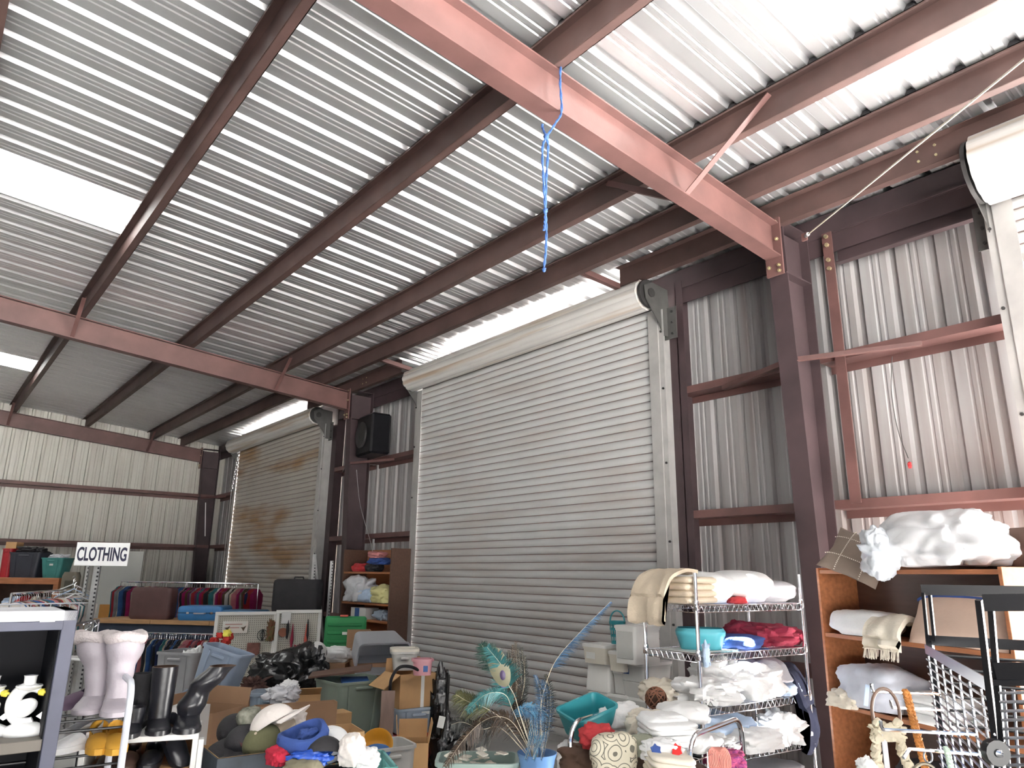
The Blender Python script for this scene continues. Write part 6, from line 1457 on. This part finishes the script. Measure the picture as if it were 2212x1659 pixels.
# ---- far bookcase left of the big door
fb = thing('tall_bookcase', 'brown bookcase with caps and bags left of the big door', 'bookcase', gz(750, 1300, 11.0), math.radians(8))
q0 = atY(735, 1300, 5.15); fb.location = (q0.x, q0.y, 0); fb.rotation_euler = (0, 0, R_(4))
HB, WBk, DBk = 2.02, 1.30, .42
def fz(py): return atY(790, py, 5.15).z
for x in (.015, WBk-.015): part('side', MB().box((x, DBk/2, HB/2), (.03, DBk, HB), .002), M_wood2, fb)
part('back', MB().box((WBk/2, DBk-.006, HB/2), (WBk-.02, .012, HB)), M_wood, fb)
for py in (1235, 1303, 1340, 1400): part('shelf', MB().box((WBk/2, DBk/2-.01, fz(py)-.014), (WBk-.064, DBk-.03, .028), .002), M_wood, fb)
def FB(x, y, z): return Vector((q0.x, q0.y, 0))+Matrix.Rotation(R_(4), 3, 'Z') @ Vector((x, y, z))
z1, z2, z3 = fz(1235), fz(1303), fz(1340)
for x, y, sz, m, lb, sd in ((.62, .16, (.34, .26, .12), M_black, 'black bag', 191), (.75, .16, (.40, .28, .10), M_blue, 'blue sports bag', 192), (.40, .08, (.34, .22, .12), M_red, 'red cap stack', 193), (.66, .18, (.30, .24, .10), mat('pink_cloth', (.50, .20, .20), .9), 'pink cloth on the bags', 194)):
    cloth('bag' if 'bag' in lb else 'cloth', f'{lb} at the top of the far brown bookcase', 'bag' if 'bag' in lb else 'clothing', FB(x, y, z1+(.19 if 'pink' in lb else (.10 if 'blue' in lb else 0))), R_(4), sz, m, sd, .2, 4)
for x, sz, m, lb, sd in ((.35, (.62, .36, .36), M_clearbag, 'plastic bag of white clothes', 195), (.68, (.50, .34, .20), M_ltblue, 'pale blue clothes', 196), (1.0, (.46, .34, .26), mat('pale_yellow_cloth', (.66, .62, .30), .9, 0, .08, 6, .3, 40), 'pale yellow cloth', 197)):
    cloth('cloth', f'{lb} on the middle shelf of the far brown bookcase', 'clothing', FB(x, .12, z2), R_(4), sz, m, sd, .22, 4)
carton('white_carton', 'white and blue carton low in the far brown bookcase', FB(.45, .15, z3), R_(4), .40, .22, .15, M_whitepl, closed=True, patches=(('f', -.03, .075, .12, .15, M_bluelabel),)); cloth('glassware', 'pale teal glassware at the right of the low shelf', 'glassware', FB(.95, .15, z3), 0, (.36, .18, .14), M_frostb, 198, .25, 6)
# ---- small boom box heater by the far column
bx = thing('wall_fan', 'black wall fan on the far column', 'fan', (-10.42, 5.58, 3.49), R_(-5))
part('housing', MB().box((0, 0, .36), (.62, .34, .66), .03), M_blacksteel, bx); mb = MB(); mb.lathe([(.20, 0), (.215, .02), (.20, .04), (.05, .06), (.001, .062)], 28, M=Matrix.Translation((-.06, -.17, .36)) @ Matrix.Rotation(PI/2, 4, 'X')); part('fan_grille', mb, M_dark, bx, 30)
# ------------------------------------------------------------ ropes, cables, row of light leaks
M_brope = mat('blue_rope', (.03, .085, .26), .7, 0, .25, 60, .4, 120)
def onX(px, py, X):
    r = CF+CR*((px-CX)/FPX)-CU*((py-CY)/FPX); return Vector((0, 0, CAMZ))+r*(X/r.x)
XR = XF[2]+FWD/2+.012
rp_ = thing('blue_rope', 'knotted blue rope hanging from the near rafter', 'rope', (0, 0, 0))
k1 = onX(1212, 122, XR); k2 = onX(1213, 240, XR); k3 = onX(1180, 296, XR-.03)
def rope(pts, r=.0085, nm='strand'):
    P = spline(pts, 8)
    for s in (0, PI):
        Q = []
        for i, p in enumerate(P):
            Q.append(p+Vector((math.cos(i*.9+s), math.sin(i*.9+s), 0))*r*.45)
        part(nm, MB().tube(Q, r*.62, 6), M_brope, rp_)
rope([k1, onX(1210, 180, XR), k2, onX(1200, 266, XR-.01), k3])
rope([k3, onX(1172, 276, XR-.14), onX(1172, 268, XR-.15)])
k4 = onX(1178, 455, XR-.03)
rope([k3, onX(1172, 320, XR-.03), onX(1174, 390, XR-.03), k4]); rope([k3, onX(1184, 320, XR-.03), onX(1180, 390, XR-.03), k4])
rope([k4, onX(1177, 480, XR-.03), onX(1175, 498, XR-.03)]); rope([k4, onX(1180, 490, XR-.03), onX(1179, 540, XR-.03), onX(1175, 578, XR-.03)])
for kp, s in ((k3, .022), (k4, .020), (onX(1175, 583, XR-.03), .016), (k1, .018)): part('knot', lump(s*1.6, s*1.6, s*2.0, 3, .25, 5, ex=1, flat=0, nu=18, nv=12), M_brope, rp_, 60, kp-Vector((0, 0, s)))
cb1 = thing('steel_cable', 'thin pale cable slung diagonally under the right bay purlins', 'cable', (0, 0, 0))
ca, cz_ = atY(1738, 512, 5.40), atY(2212, 128, 3.6)
part('wire', MB().tube([ca, ca.lerp(cz_, 1.25)], .006, 6), mat('pale_cable', (.55, .50, .42), .5), cb1); part('turnbuckle', MB().tube([ca.lerp(cz_, .012), ca.lerp(cz_, .03)], .016, 8), M_galv, cb1)
part('anchor_plate', MB().box((0, 0, 0), (.05, .02, .07), .004), M_steel, cb1, 0, ca)
st_ = thing('string', 'thin string with red tag hanging on the wall sheets', 'string', (0, 0, 0))
part('line', MB().tube(spline([atY(1927, 770, 5.72), atY(1926, 850, 5.73), atY(1940, 930, 5.74), atY(1962, 990, 5.74)], 6), .003, 5), M_dark, st_); part('red_tag', lump(.03, .02, .05, 2, .2, 4), M_red, st_, 60, atY(1966, 1012, 5.73))
sun_leak = thing('door_chain', 'bright links standing for sunlight leaking at the left edge of the rusty far door', 'chain', (0, 0, 0))  # chrome links stand in for sun leaking past the door edge
c0_, c1_ = atY(514, 985, 5.45), atY(500, 1060, 5.45)
for k in range(16):
    p = c0_.lerp(c1_, k/15); part('link', MB().tube([(p.x+.018*math.cos(a)*(k % 2), p.y+.018*math.cos(a)*(1-k % 2), p.z+.028*math.sin(a)) for a in [2*PI*j/10 for j in range(10)]], .006, 5, True), M_chrome, sun_leak)
part('lower_leak', MB().tube([c1_, Vector((c1_.x, c1_.y, .8))], .008, 6), M_galv, sun_leak)
tbk = thing('tube_light', 'thin white tube on the dark corner column', 'tube', (0, 0, 0))
part('tube', MB().tube([atY(444, 1086, 5.345), atY(443, 1158, 5.345)], .012, 8), M_whitepl, tbk)
hc = thing('hanging_cable', 'thin dark cable beside the far column', 'cable', (0, 0, 0))
part('wire', MB().tube(spline([atY(770, 1015, 5.3), atY(778, 1090, 5.3), atY(800, 1170, 5.3), atY(806, 1200, 5.3)], 6), .004, 5), M_galv, hc)
